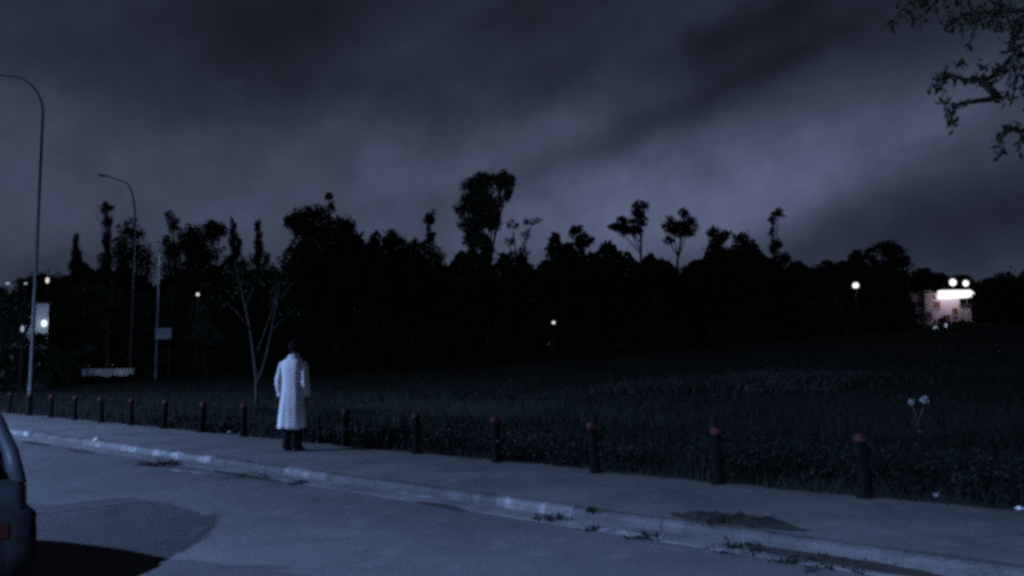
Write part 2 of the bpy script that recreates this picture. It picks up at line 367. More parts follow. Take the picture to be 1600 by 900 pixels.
# road, gutter, pavements (built in the street frame, turned into place)
def street_obj(name, mb, mat, parent=None):
    o = mb.build(name, mat, parent)
    if parent is None: o.location = ORG; o.rotation_euler = (0, 0, RZ)
    return o
road = structure(street_obj('road', MB().box((-140, -18.6, -0.35), (70, KERB_D - 0.15, ROADZ)), MT['road']))
gut = structure(street_obj('gutter', MB().box((-140, KERB_D - 0.47, -0.2), (70, KERB_D - 0.14, ROADZ + 0.006)), MT['gutter']))
pv = MB()                         # pavement slab with a ragged field edge
ps = np.linspace(-140, 70, 900); edge = 0.06 + 0.10 * np.sin(ps * 1.7) * np.sin(ps * 0.63 + 1) + RNG.normal(0, 0.035, len(ps))
ring0 = [(s, KERB_D, 0.0) for s in ps]; ring1 = [(s, max(e, -0.12), -0.006) for s, e in zip(ps, edge)]
pvv = ring0 + ring1 + [(s, y, -0.3) for s, y, z in ring0] + [(s, y, -0.3) for s, y, z in ring1]; n = len(ps)
pvf = []
for i in range(n - 1):
    pvf += [(i, i + 1, n + i + 1, n + i), (n + i, n + i + 1, 3 * n + i + 1, 3 * n + i), (2 * n + i, 2 * n + i + 1, i + 1, i)]
pv.add(pvv, pvf); pavement = structure(street_obj('pavement', pv, MT['pavement']))
def kerb_mesh(mat):
    L, wd, hh, bv = 0.995, 0.15, 0.3, 0.045
    prof = [(-wd, -hh), (-wd, -bv), (-wd + bv * .3, -bv * .3), (-wd + bv, 0.004), (-0.004, 0.004), (-0.004, -hh)]
    rings = [[(x, y, z) for y, z in prof] for x in (0, L * 0.3, L * 0.7, L)]
    return MB().loft(rings).mesh('kerb_stone', mat)
KM = [kerb_mesh(MT['kerb']), kerb_mesh(MT['kerb_white'])]
white_px = [(45, 670), (150, 690), (215, 700), (300, 708), (460, 730), (740, 768), (805, 776)]
white_s = []
for x, y in white_px: white_s.append(round(to_sd(at(x, y))[0]))
for k in range(-45, 12):
    w_ = k in white_s or (k < -9 and random.random() < 0.7)
    o = put('kerb_stone', KM[1 if w_ else 0], pavement)
    o.location = (k + random.uniform(-0.004, 0.004), KERB_D + random.uniform(-0.008, 0.008), random.uniform(-0.004, 0.008))
    o.rotation_euler = (random.uniform(-0.02, 0.02), random.uniform(-0.006, 0.006), random.uniform(-0.006, 0.006))
    if w_: o['label'] = 'kerb stone with worn white paint'
far_pv = structure(street_obj('opposite_pavement', MB().box((-140, -24.5, -0.35), (70, -18.58, 0.0)), MT['pavement']))
# worn white edge line pieces along the gutter
lm = MB()
for (x0, y0, x1, y1) in [(872, 815, 925, 826), (936, 828, 1035, 843), (262, 735, 330, 742), (630, 764, 700, 775)]:  # gutter pieces
    a = to_sd(at(x0, y0, ROADZ)); b = to_sd(at(x1, y1, ROADZ)); wd = 0.055; N_ = 24
    z = ROADZ + 0.0105; base = len(lm.v)
    for i in range(N_ + 1):
        f = i / N_; s = a[0] + (b[0] - a[0]) * f; d = a[1] + (b[1] - a[1]) * f; d = min(d, KERB_D - 0.20)
        taper = 0.4 + 0.6 * math.sin(PI * min(max(f, 0.04), 0.96)) ** 0.4
        lm.v.append((s, d - wd * taper + random.uniform(-.012, .012), z)); lm.v.append((s, d + wd * taper + random.uniform(-.012, .012), z))
    for i in range(N_): q = base + 2 * i; lm.f.append((q, q + 2, q + 3, q + 1))
structure(street_obj('edge_line', lm, MT['line_white']))
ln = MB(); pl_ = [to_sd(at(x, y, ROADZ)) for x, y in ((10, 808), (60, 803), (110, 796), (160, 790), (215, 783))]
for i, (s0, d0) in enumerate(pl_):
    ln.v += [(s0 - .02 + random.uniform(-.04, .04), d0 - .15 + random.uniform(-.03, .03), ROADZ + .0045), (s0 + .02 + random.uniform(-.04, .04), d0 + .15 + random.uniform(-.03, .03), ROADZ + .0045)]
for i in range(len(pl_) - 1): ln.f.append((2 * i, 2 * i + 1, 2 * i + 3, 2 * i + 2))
structure(street_obj('faded_road_line', ln, MT['faded']))  # pale mottled strip, slightly lighter than the road around it
# bare dark soil where the paving has broken away
def soil_patch(name, cx, cy, z, ls, ld, mat=None):
    s0, d0 = to_sd(at(cx, cy, z)); mb = MB(); N_ = 40; vs = [(s0, d0, z + 0.010)]
    for i in range(N_):
        a = 2 * PI * i / N_; k = 0.92 + 0.10 * math.sin(2 * a + cx) + 0.07 * math.sin(3 * a + cy) + 0.05 * math.sin(5 * a + cx * 2) + 0.04 * math.sin(11 * a + cy)
        vs.append((s0 + ls * k * math.cos(a), d0 + ld * k * math.sin(a), z + 0.004))
    mb.add(vs, [(0, i + 1, (i + 1) % N_ + 1) for i in range(N_)])
    return structure(street_obj(name, mb, mat or MT['soil']))
soil_patch('soil_patch', 1148, 813, 0.0, 0.72, 0.25)
soil_patch('soil_patch', 1310, 876, ROADZ + 0.008, 0.75, 0.17)
soil_patch('soil_patch', 688, 790, ROADZ, 0.50, 0.10)
soil_patch('soil_patch', 820, 793, ROADZ + 0.008, 0.60, 0.075)
soil_patch('soil_patch', 380, 743, ROADZ, 0.95, 0.12)
soil_patch('soil_patch', 468, 754, ROADZ, 0.2, 0.08)
soil_patch('soil_patch', 250, 726, ROADZ, 0.55, 0.17)
soil_patch('soil_patch', 55, 693, ROADZ, 0.9, 0.13)
soil_patch('soil_patch', 125, 705, ROADZ, 0.6, 0.10)

# ------------------------------------------------------------------ bollards
def bollard_name(i):
    left = ['first', 'second', 'third', 'fourth', 'fifth', 'sixth', 'seventh', 'eighth', 'ninth', 'tenth']
    if i == 0: return 'dark bollard with red cap nearest the camera, at the right end of the row'
    if i <= 5:
        return ['', 'dark bollard with red cap, next to the nearest one at the right', 'dark leaning bollard with red cap, third from the right end of the row',
                'dark bollard with faint red cap, fourth from the right end of the row', 'dark bollard with red cap, second to the right of the person in white',
                'dark bollard with red cap, first to the right of the person in white'][i]
    if i == 6: return 'dark bollard almost wholly hidden behind the person in the white coat'
    if i == 14: return 'dark bollard standing right in front of the foot of the tall left lamp post'
    if i == 15: return 'dark bollard at the left end of the row, left of the tall lamp post'
    return 'dark bollard with lit red cap, %s to the left of the person in white' % left[i - 7]
bol = None
BOLX = [(1352, 777), (1121, 755.5), (931, 738), (776, 721.5), (651, 708.5), (538, 697), (458, 689), (381, 681.5), (314, 675), (256, 669.5), (204, 664.5), (158, 660), (116, 656), (79, 652.5), (45, 649), (14, 645.5)]
for i in range(16):
    p = at(*BOLX[i])
    if bol is None:
        bol = thing('bollard', bollard_name(0), 'bollard', p, 0, 'bollards along the pavement edge')
        MB().lathe([(0.088, -0.05), (0.084, 0.015), (0.066, 0.035), (0.063, 0.06), (0.059, 0.545), (0.052, 0.555)], 14).build('post', MT['bollard'], bol, True)
        MB().lathe([(0.058, 0.556), (0.067, 0.562), (0.067, 0.600), (0.058, 0.622), (0.040, 0.640), (0.012, 0.645)], 14).build('cap', MT['bollard_red'], bol, True)
        b = bol
    else: b = dup(bol, p, random.uniform(0, 6), bollard_name(i))
    b.rotation_euler = (random.uniform(-.05, .05), random.uniform(-.05, .05), random.uniform(0, 6))
    if i == 2: b.rotation_euler = (0.02, -0.07, 0)

# ------------------------------------------------------------------ street lamps
def street_lamp(label, base, h, reach, rz, arm_rise=1.2, r0=0.11, mat='steel', lens='lens_off', tilt=0.12, head=(0.85, 0.30)):
    t_ = thing('street_lamp', label, 'street lamp', base, rz)
    MB().tube([(0, 0, -0.3), (0, 0, 0.0), (0, 0, 0.9), (0, 0, 0.95), (0, 0, h - arm_rise)], [r0 * 1.35, r0 * 1.35, r0 * 1.3, r0, r0 * 0.62], 12).build('pole', MT[mat], t_, True)
    pts = [(0, 0, h - arm_rise - 0.02)]
    for k in range(1, 10):
        a = k / 9 * PI / 2; pts.append((reach * 0.45 * (1 - math.cos(a)), 0, h - arm_rise + arm_rise * math.sin(a) * 0.88))
    pts.append((reach, 0, h))
    MB().tube(pts, [r0 * 0.56] * 6 + [r0 * 0.42] * (len(pts) - 6), 10).build('arm', MT[mat], t_, True)
    L, wd = head; hd = MB()
    for i, (x, y, z) in enumerate([(0, .35, .3), (0.12, .8, .75), (0.4, 1, 1), (0.8, .9, .85), (1, .5, .3)]):
        pass
    rings = []
    for f, wy, hz in [(0, .35, .35), (0.12, .75, .75), (0.45, 1, 1), (0.85, .9, .8), (1, .5, .35)]:
        rings.append([(reach + f * L, math.cos(2 * PI * k / 12) * wd / 2 * wy, h + f * tilt + (0.13 * hz * math.sin(2 * PI * k / 12) if math.sin(2 * PI * k / 12) > 0 else 0.05 * hz * math.sin(2 * PI * k / 12))) for k in range(12)])
    ho = hd.loft(rings).build('lamp_head', MT[mat], t_, True)
    MB().ball((reach + L * 0.55, 0, h + 0.55 * tilt - 0.05), 0.2, 12, 8, (1.25, 0.6, 0.30)).build('lens', MT[lens], ho, True)
    return t_, (reach + L * 0.55, h + 0.55 * tilt - 0.20)
def area_light(name, loc, power, col, size=0.45):
    ld = bpy.data.lights.new(name, 'AREA'); ld.shape = 'DISK'; ld.size = size; ld.energy = power; ld.color = col
    o = bpy.data.objects.new(name, ld); COL.objects.link(o); o.location = loc; return o
RZ_ROAD = math.atan2(-NX.y, -NX.x); RZ_FIELD = math.atan2(NX.y, NX.x)
# the tall lamp by the pavement at the left: its head hangs over the road, just outside the picture
la = at(26, 647) + NX * 0.35
top = deep(62, 150, la.y)
hA = deep(30, 108, la.y).z
l1, (rx, hz) = street_lamp('tall grey lamp post with curved arm by the pavement at the far left', (la.x, la.y, -0.05), hA, 2.6, PI, arm_rise=1.5, r0=0.060, mat='steel_post', lens='lens_off')
# its neighbour on the opposite pavement, behind the camera's left shoulder
lb = Vector((-6.2, -9.6, 0)); 
l2, (rx, hz) = street_lamp('tall grey street lamp with lit head on the opposite pavement behind the camera', (lb.x, lb.y, 0), 7.2, 1.2, RZ_FIELD, r0=0.12, lens='lens')
hv = NX * rx
a2 = area_light('lamp_light', (lb.x + hv.x, lb.y + hv.y, hz - 0.05), LAMP_NEAR, LAMP_COL); a2.data.spread = NEAR_SPREAD
# the next one along the same pavement, outside the picture to the left
lc = sd(-22.0, -19.2)
l5, (rx, hz) = street_lamp('tall grey street lamp with lit head on the opposite pavement, left of the picture', (lc.x, lc.y, 0), 8.2, 1.2, RZ_FIELD, r0=0.12, lens='lens')
a1 = area_light('lamp_light', (lc.x + hv.x, lc.y + hv.y, hz - 0.05), LAMP_LEFT, LAMP_COL)
# two dark lamp posts beyond the field at the left
pB = deep(203, 580, 70); pB.z = float(gz(pB.x, pB.y)); hB = deep(150, 276, 70).z - pB.z
l3, _ = street_lamp('thin lamp post with unlit head reaching left, in front of the far left trees', pB, hB, 2.5, PI, arm_rise=4.2, r0=0.13, mat='steel_dark', head=(0.95, 0.36))
pC = deep(243, 585, 71); pC.z = float(gz(pC.x, pC.y)); hC = deep(255, 343, 71).z - pC.z
l4, (rx, hz) = street_lamp('pale lamp post bending right above the small pale board', pC, hC, 0.7, 0, arm_rise=3.0, r0=0.09, lens='lens_off', head=(0.6, 0.34))

a3 = area_light('lamp_light', (pC.x + rx, pC.y, pC.z + hz - .05), 90, LAMP_COL, .3)
# small lit lamps
def globe_lamp(label, x, y, D, r, mat, post=True, cat='lamp', group=None, squash=(1, 1, 1)):
    p = deep(x, y, D); z0 = float(gz(p.x, p.y)); h = p.z - z0
    t_ = thing('globe_lamp', label, cat, (p.x, p.y, z0), 0, group)
    MB().tube([(0, 0, -0.2), (0, 0, h * 0.5), (0, 0, h - r * 1.05)], [0.07, 0.055, 0.045], 8).build('pole', MT['steel_dark'], t_, True)
    MB().lathe([(r * 0.35, h - r * 1.12), (r * 0.5, h - r * 1.0), (r * 0.5, h - r * 0.9)], 10).build('collar', MT['steel_dark'], t_, True)
    MB().ball((0, 0, h), r, 14, 10, squash).build('globe', MT[mat], t_, True)
    return t_
globe_lamp('bright round white lamp alone before the dark trees at the right', 1337, 446, 70, 0.27, 'glow_white')
globe_lamp('tiny white lamp low down in the middle of the dark trees', 865, 504, 70, 0.15, 'glow_pink')
globe_lamp('pinkish lit lamp above the white house, right of the tall lamp post', 74, 438, 70, 0.17, 'glow_pink', squash=(0.8, 0.8, 1.5))
globe_lamp('dim bluish lamp nearest the left edge of the photo', 12, 443, 72, 0.15, 'glow_dim', squash=(1.3, 1, .8))
globe_lamp('dim bluish lamp just left of the tall lamp post', 40, 443, 72, 0.12, 'glow_dim', squash=(1.2, 1, .9))
globe_lamp('small bluish lamp above the pale bush among the left trees', 309, 460, 70, 0.14, 'glow_pink')
globe_lamp('low bluish lamp beside the white house, left of the tall lamp post', 35, 514, 51.5, 0.10, 'glow_dim', squash=(1, 1, 2.2))
globe_lamp('small low lamp right of the pink lit house', 1530, 510, 74, 0.13, 'glow_dim')
globe_lamp('small round low lamp in front of the pink lit house', 1462, 513, 74, 0.2, 'glow_dim')
globe_lamp('narrow low lamp before the right corner of the pink lit house', 1478, 509, 74, 0.13, 'glow_dim', squash=(.8, .8, 1.9))

# ------------------------------------------------------------------ trees
def crown_points(blobs, D, dens, leaf, clump=0.30):
    pts = []
    for (cx, cy, rx, ry) in blobs:
        c = deep(cx, cy, D); k = D / F; a, b = rx * k, ry * k; dp = 0.5 * (a + b) * 0.9
        n = int(1.9 * dens * PI * a * b / (leaf * leaf * 0.28)); K = max(16, int(30 * (a * b) / 4.0))
        u = RNG.normal(size=(K, 3)); u /= np.linalg.norm(u, axis=1)[:, None]; u *= (RNG.uniform(0.1, 1.0, K) ** 0.45)[:, None] * 0.82
        sub = u[RNG.integers(0, K, n)] + RNG.normal(0, clump * 0.62, (n, 3))
        rr = np.linalg.norm(sub, axis=1); sub = sub[rr < 1.12]
        pts.append(np.array([c.x, c.y, c.z]) + sub * np.array([a, dp, b]))
    return np.concatenate(pts)
def tree(label, blobs, D, dens=2.6, leaf=0.34, lmat='leaf_dark', foot=None, group='trees along the far edge of the field', trunk=0.2, bark='bark', name='tree', limbs=True, clump=0.30, aspect=0.6):
    low = max(blobs, key=lambda b: b[1]); fx = foot if foot is not None else sum(b[0] * b[2] for b in blobs) / sum(b[2] for b in blobs)
    base = deep(fx, 590, D); base.z = float(gz(base.x, base.y)) - 0.1
    t_ = thing(name, label, 'tree', base, 0, group)
    mb = MB(); cs = [deep(b[0], b[1], D) - base for b in blobs]
    topz = min(c.z for c in cs); fork = Vector((0, 0, max(topz * 0.80, 0.8)))
    hi = max(cs, key=lambda c: c.z)
    mid = Vector((fork.x + 0.12, 0.1, fork.z * 0.5))
    mb.tube([(0, 0, 0), mid, fork, fork * 0.5 + hi * 0.5 + Vector((.1, .1, 0)), hi], [trunk, trunk * .82, trunk * .68, trunk * .42, trunk * .15], 8)
    for c in cs:
        if c is hi: continue
        f_ = fork + (hi - fork) * random.uniform(0, 0.3)
        mb.tube([f_, f_ * 0.45 + c * 0.55 + Vector((0, random.uniform(-.3, .3), random.uniform(-.2, .3))), c], [trunk * .42, trunk * .28, trunk * .08], 6)
        for _ in range(2):
            e = c + Vector((random.uniform(-1, 1), random.uniform(-1, 1), random.uniform(0, 1))) * 1.0
            mb.tube([f_ * 0.4 + c * 0.6, (f_ * .2 + c * .5 + e * .3), e], [trunk * .2, trunk * .12, trunk * .04], 5)
    mb.build('trunk', MT[bark], t_, True)
    p = crown_points(blobs, D, dens, leaf, clump) - np.array(base)
    vv, q = leaves(p, leaf, aspect); put('crown', np_mesh('crown', vv, q, MT[lmat]), t_)
    return t_
T = [
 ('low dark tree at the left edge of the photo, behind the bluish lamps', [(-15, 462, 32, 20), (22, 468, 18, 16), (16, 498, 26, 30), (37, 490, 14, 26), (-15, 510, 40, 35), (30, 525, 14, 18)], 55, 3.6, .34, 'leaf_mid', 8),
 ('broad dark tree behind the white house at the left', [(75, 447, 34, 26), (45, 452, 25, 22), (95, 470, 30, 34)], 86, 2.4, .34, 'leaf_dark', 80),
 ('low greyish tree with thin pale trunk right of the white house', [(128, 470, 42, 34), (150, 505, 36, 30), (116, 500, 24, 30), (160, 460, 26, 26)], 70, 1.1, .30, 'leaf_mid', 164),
 ('very slim pointed dark tree, the farthest left spire', [(120, 378, 4.5, 16), (120, 400, 7, 22), (120, 425, 12, 24)], 90, 2.6, .26, 'leaf_dark', 120),
 ('slim dark tree with shaggy top like a palm, left of the two far lamp posts', [(165, 325, 13, 10), (167, 345, 8, 14), (168, 375, 8, 22), (166, 405, 11, 24), (165, 445, 24, 30)], 88, 2.2, .26, 'leaf_dark', 166),
 ('tall loose tree behind the thin lamp post reaching left', [(205, 362, 22, 22), (190, 395, 20, 30), (215, 410, 28, 40), (200, 460, 38, 40)], 92, 1.5, .32, 'leaf_dark', 204),
 ('airy dark tree just right of the pale bent lamp post', [(266, 336, 9, 9), (270, 352, 13, 14), (270, 388, 22, 26), (276, 430, 30, 40)], 99, 1.4, .32, 'leaf_dark', 274),
 ('round headed dark tree right of the pale bent lamp post', [(330, 362, 26, 20), (298, 378, 24, 30), (318, 400, 34, 36), (308, 450, 45, 40)], 88, 2.4, .34, 'leaf_dark', 314),
 ('narrow pointed dark tree, left one of a pair left of the massive tree', [(364, 352, 5, 14), (367, 378, 10, 22), (370, 410, 16, 28), (370, 455, 30, 40)], 86, 2.4, .28, 'leaf_dark', 369),
 ('narrow pointed dark tree, right one of a pair left of the massive tree', [(402, 355, 6, 14), (404, 380, 9, 22), (406, 412, 16, 28), (408, 455, 30, 40)], 86, 2.4, .28, 'leaf_dark', 405),
 ('massive black tree with flat ragged top, left of centre', [(490, 352, 44, 32), (463, 345, 20, 18), (535, 362, 22, 28), (550, 385, 26, 26), (514, 308, 8, 7), (518, 322, 5, 8), (510, 400, 60, 44), (470, 440, 44, 60), (550, 450, 58, 60)], 78, 3.2, .36, 'leaf_dark', 508),
 ('rounded black tree just right of the massive one', [(605, 378, 26, 22), (580, 395, 26, 24), (628, 390, 22, 20), (605, 430, 48, 44)], 82, 3.0, .34, 'leaf_dark', 604),
 ('narrow blurred tree with square top left of the tall airy tree', [(671, 340, 11, 16), (672, 368, 10, 20), (655, 385, 14, 16), (672, 405, 26, 24), (668, 445, 44, 36)], 84, 2.0, .30, 'leaf_dark', 672),
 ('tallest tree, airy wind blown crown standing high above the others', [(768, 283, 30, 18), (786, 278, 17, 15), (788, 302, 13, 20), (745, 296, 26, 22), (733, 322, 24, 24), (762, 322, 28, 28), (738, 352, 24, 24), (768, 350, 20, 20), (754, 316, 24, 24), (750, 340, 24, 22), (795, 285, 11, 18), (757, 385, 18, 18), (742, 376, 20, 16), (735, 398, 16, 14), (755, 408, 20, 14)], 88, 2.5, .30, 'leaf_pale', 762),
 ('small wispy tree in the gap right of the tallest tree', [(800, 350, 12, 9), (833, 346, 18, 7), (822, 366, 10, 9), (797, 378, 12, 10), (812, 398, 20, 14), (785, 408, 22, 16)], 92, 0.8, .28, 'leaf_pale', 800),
 ('dark tree with two rounded tops right of centre', [(866, 376, 12, 16), (903, 364, 15, 14), (912, 380, 18, 18), (878, 392, 26, 20), (895, 420, 54, 32), (890, 455, 70, 44)], 80, 2.8, .34, 'leaf_dark', 890),
 ('round topped umbrella tree with lower left lobe, left one of two', [(1001, 328, 17, 16), (998, 345, 16, 12), (972, 350, 20, 14), (986, 362, 22, 10), (958, 356, 9, 7)], 90, 2.4, .28, 'leaf_dark', 1006),
 ('round umbrella tree with a small knob on top, right one of two', [(1069, 333, 10, 9), (1050, 350, 18, 14), (1078, 352, 18, 15), (1066, 362, 26, 10), (1045, 375, 10, 8)], 90, 2.3, .28, 'leaf_dark', 1064),
 ('broad dark tree with two blurred tops right of the umbrella trees', [(1123, 368, 20, 16), (1163, 376, 20, 16), (1115, 392, 16, 24), (1148, 400, 34, 24), (1140, 440, 50, 44)], 80, 2.4, .34, 'leaf_dark', 1142),
 ('tall thin tree with a dark tuft on top, right of the umbrella trees', [(1216, 334, 13, 9), (1208, 344, 8, 9), (1206, 362, 5, 10), (1212, 388, 12, 16), (1218, 408, 18, 16), (1208, 440, 36, 36)], 88, 1.7, .26, 'leaf_dark', 1211),
 ('low blurred tree between the thin tufted tree and the bright round lamp', [(1268, 425, 26, 12), (1295, 418, 22, 12), (1280, 455, 48, 36)], 86, 2.2, .34, 'leaf_dark', 1280),
 ('low broad dark tree behind the bright round lamp', [(1383, 392, 25, 16), (1350, 402, 24, 14), (1402, 405, 20, 18), (1330, 416, 22, 14), (1375, 432, 58, 32), (1345, 468, 60, 40)], 80, 2.8, .34, 'leaf_dark', 1370),
 ('low dark tree rising behind the roof of the pink lit house', [(1440, 432, 26, 14), (1468, 436, 22, 10), (1425, 447, 20, 18), (1500, 442, 26, 12), (1450, 452, 36, 18), (1405, 455, 26, 24), (1515, 455, 26, 18)], 112, 3.4, .36, 'leaf_dark', 1450),
 ('dark tree at the right edge of the photo, right of the pink lit house', [(1560, 445, 26, 18), (1592, 438, 30, 22), (1545, 470, 22, 26), (1580, 480, 44, 34), (1620, 470, 40, 40)], 78, 2.3, .34, 'leaf_dark', 1575),
]
for (lab, bl, D, de, lf, lm_, ft) in T:
    tree(lab, bl, D, de, lf, lm_, ft)
# the unlit front rank of the wood: nothing tells these apart
xs = [(92, 490), (140, 520), (185, 500), (228, 485), (270, 478), (322, 480), (365, 488), (410, 480), (455, 490), (500, 478), (548, 470), (592, 466), (638, 462), (684, 456), (728, 448),
      (772, 452), (818, 446), (862, 452), (906, 450), (950, 444), (994, 446), (1038, 440), (1082, 446), (1126, 450), (1170, 446), (1214, 450), (1258, 456), (1300, 462), (1340, 470), (1382, 470), (1396, 482)]
MARKS = [(85, 'the broad tree behind the white house'), (128, 'the left spire'), (166, 'the shaggy palm like tree'), (204, 'the loose tree at the thin lamp post'), (243, 'the pale bent lamp post'), (314, 'the round headed tree'),
         (369, 'the left pointed tree of the pair'), (405, 'the right pointed tree of the pair'), (500, 'the massive flat topped tree'), (604, 'the rounded black tree'), (672, 'the narrow square topped tree'), (757, 'the tallest airy tree'),
         (812, 'the wispy tree'), (890, 'the tree with two rounded tops'), (986, 'the left umbrella tree'), (1064, 'the right umbrella tree'), (1142, 'the broad tree with blurred tops'), (1211, 'the thin tufted tree'), (1280, 'the low blurred tree'), (1337, 'the bright round lamp'), (1390, 'the low broad tree')]
used_l = set()
for (x, y) in xs:
    y += random.uniform(-8, 8); D = random.uniform(74, 79); w_ = random.uniform(24, 32)
    bl = [(x, y, w_, 30), (x - 16, y + 34, w_, 34), (x + 16, y + 38, w_, 34), (x + random.uniform(-10, 10), y - 20, w_ * .6, 18), (x, y + 66, w_ * 1.2, 28)]
    for mx_, mn_ in sorted(MARKS, key=lambda m_: abs(m_[0] - x)):
        rel = 'directly below' if abs(x - mx_) < 10 else ('low and left of' if x < mx_ else 'low and right of')
        lab = 'unlit front rank tree ' + rel + ' ' + mn_
        if lab not in used_l: break
    used_l.add(lab)
    tree(lab, bl, D, 2.6, .42, 'leaf_dark', x, group='black trees in the front rank of the wood', trunk=0.16)
# the depth of the wood behind the front rank, read as one mass
N_ = 85000
ux = RNG.uniform(40, 1650, N_); uD = RNG.uniform(94, 108, N_); X_ = (ux - 800) / F * uD
topy = np.interp(ux, [40, 420, 470, 560, 640, 720, 780, 840, 900, 1000, 1080, 1200, 1300, 1390, 1425, 1650], [430, 425, 400, 395, 390, 408, 415, 398, 392, 405, 402, 402, 415, 425, 458, 452]) + 12 * np.sin(ux * .031) + 8 * np.sin(ux * .083 + 1) + 5 * np.sin(ux * .19); ztop = CAM_H + (568 - .0105 * (ux - 800) - topy) / F * uD
zb = gz(X_, uD); pp = np.stack([X_, uD, zb + (ztop - zb) * RNG.uniform(0, 1, N_)], 1); vv, q = leaves(pp, 0.75, 0.7)
tag(put('distant_wood', np_mesh('distant_wood', vv, q, MT['leaf_dark'])), 'black depth of the wood behind its front rank of trees', 'wood', kind='stuff')
# undergrowth along the foot of the wood
N_ = 36000
ux = RNG.uniform(70, 1430, N_); uD = RNG.uniform(71, 80, N_); uh = RNG.uniform(0, 1, N_) ** 1.3
X_ = (ux - 800) / F * uD; Y_ = uD; hmax = 2.3 + 1.2 * np.sin(ux * 0.05) + 0.8 * np.sin(ux * 0.13 + 1)
pp = np.stack([X_, Y_, gz(X_, Y_) + uh * hmax], 1); vv, q = leaves(pp, 0.42, 0.65)
tag(put('undergrowth', np_mesh('undergrowth', vv, q, MT['leaf_dark'])), 'black undergrowth filling the foot of the wood beyond the field', 'undergrowth', kind='stuff')
# pale conical bush among the left trees
def bush(name, label, blobs, D, dens, leaf, mat, foot, z=None, cat='bush', group=None):
    b_ = deep(foot, 590, D); b_.z = float(gz(b_.x, b_.y)) - 0.05
    t_ = thing(name, label, cat, b_, 0, group); p = crown_points(blobs, D, dens, leaf) - np.array(b_)
    p[:, 2] = np.maximum(p[:, 2], 0.05)
    vv, q = leaves(p, leaf, 0.5); put('foliage', np_mesh('foliage', vv, q, MT[mat]), t_)
    mb = MB()
    for (cx, cy, rx, ry) in blobs:
        mb.tube([(0, 0, 0), (deep(cx, cy, D) - b_) * 0.5 + Vector((.05, .05, 0)), deep(cx, cy, D) - b_], [0.05, .035, .012], 5)
    mb.build('stem', MT['bark'], t_); return t_
bush('bush', 'pale greyish conical bush below the small lamp among the left trees', [(316, 490, 12, 16), (318, 515, 20, 20), (330, 530, 24, 14)], 70, 0.9, .24, 'leaf_pale', 320)
bush('bush', 'low grey bush beside the thin pale trunk at the left', [(140, 545, 16, 10), (128, 552, 12, 8)], 68, 1.2, .22, 'leaf_pale', 136)
bush('bush', 'wide black hedge like bush behind the small pale board', [(300, 565, 50, 16), (260, 562, 34, 16), (345, 560, 40, 18)], 72, 2.6, .30, 'leaf_dark', 300)
bush('bush', 'low black hedge in front of the low white wall', [(130, 593, 22, 9), (155, 593, 22, 8), (180, 593, 26, 8), (215, 592, 20, 9)], 66, 3.6, .22, 'leaf_dark', 178)
bush('bush', 'black bush in front of the white house at the left', [(90, 565, 36, 18), (60, 548, 30, 18), (62, 530, 18, 12), (20, 560, 40, 22), (20, 588, 40, 18), (75, 588, 40, 18), (-25, 580, 30, 30)], 53, 3.4, .30, 'leaf_dark', 70)
bush('bush', 'dark bush hiding the foot of the pink lit house', [(1440, 518, 26, 12), (1480, 508, 20, 14), (1510, 512, 28, 12)], 80, 2.0, .28, 'leaf_dark', 1475)

# the small forked tree behind the bollards, left of the person
ft = at(401, 642, 0.05); ft.z = float(gz(ft.x, ft.y)) - 0.05; Df = ft.y
def FP(x, y, dd=0.0): return deep(x, y, Df + dd) - ft
tf = thing('tree', 'slender pale forked tree with sparse leaves behind the bollards, left of the person', 'tree', ft)
mb = MB()
mb.tube([(0, 0, 0), FP(401, 615), FP(401, 592), FP(397, 560, .1), FP(391, 515, .2), FP(384, 480, .2), FP(374, 440, .3), FP(366, 405, .3)], [.075, .066, .062, .050, .045, .038, .026, .012], 8)
mb.tube([FP(402, 598), FP(410, 578, -.1), FP(417, 552, -.2), FP(424, 518, -.2), FP(431, 480, -.3), FP(438, 440, -.3)], [.05, .044, .038, .032, .022, .010], 7)
mb.tube([FP(403, 548, .1), FP(413, 520, .3), FP(424, 490, .4), FP(432, 455, .5), FP(430, 425, .5)], [.028, .026, .022, .016, .008], 6)
for (a, b, c) in [((384, 480), (395, 450), (402, 420)), ((391, 515), (372, 490), (352, 470)), ((431, 480), (446, 458), (455, 440)), ((374, 440), (360, 425), (350, 420)), ((424, 518), (440, 500), (452, 492))]:
    mb.tube([FP(*a), FP(*b, random.uniform(-.4, .4)), FP(*c, random.uniform(-.6, .6))], [.02, .014, .006], 5)
mb.build('trunk', MT['bark_mid'], tf, True)
p = crown_points([(370, 420, 34, 26), (402, 420, 32, 24), (438, 440, 28, 26), (350, 462, 22, 18), (452, 485, 22, 20), (420, 465, 24, 20), (385, 450, 24, 20)], Df, 0.14, .11, .4) - np.array(ft)
vv, q = leaves(p, .11, .45); put('crown', np_mesh('crown', vv, q, MT['leaf_dark']), tf)

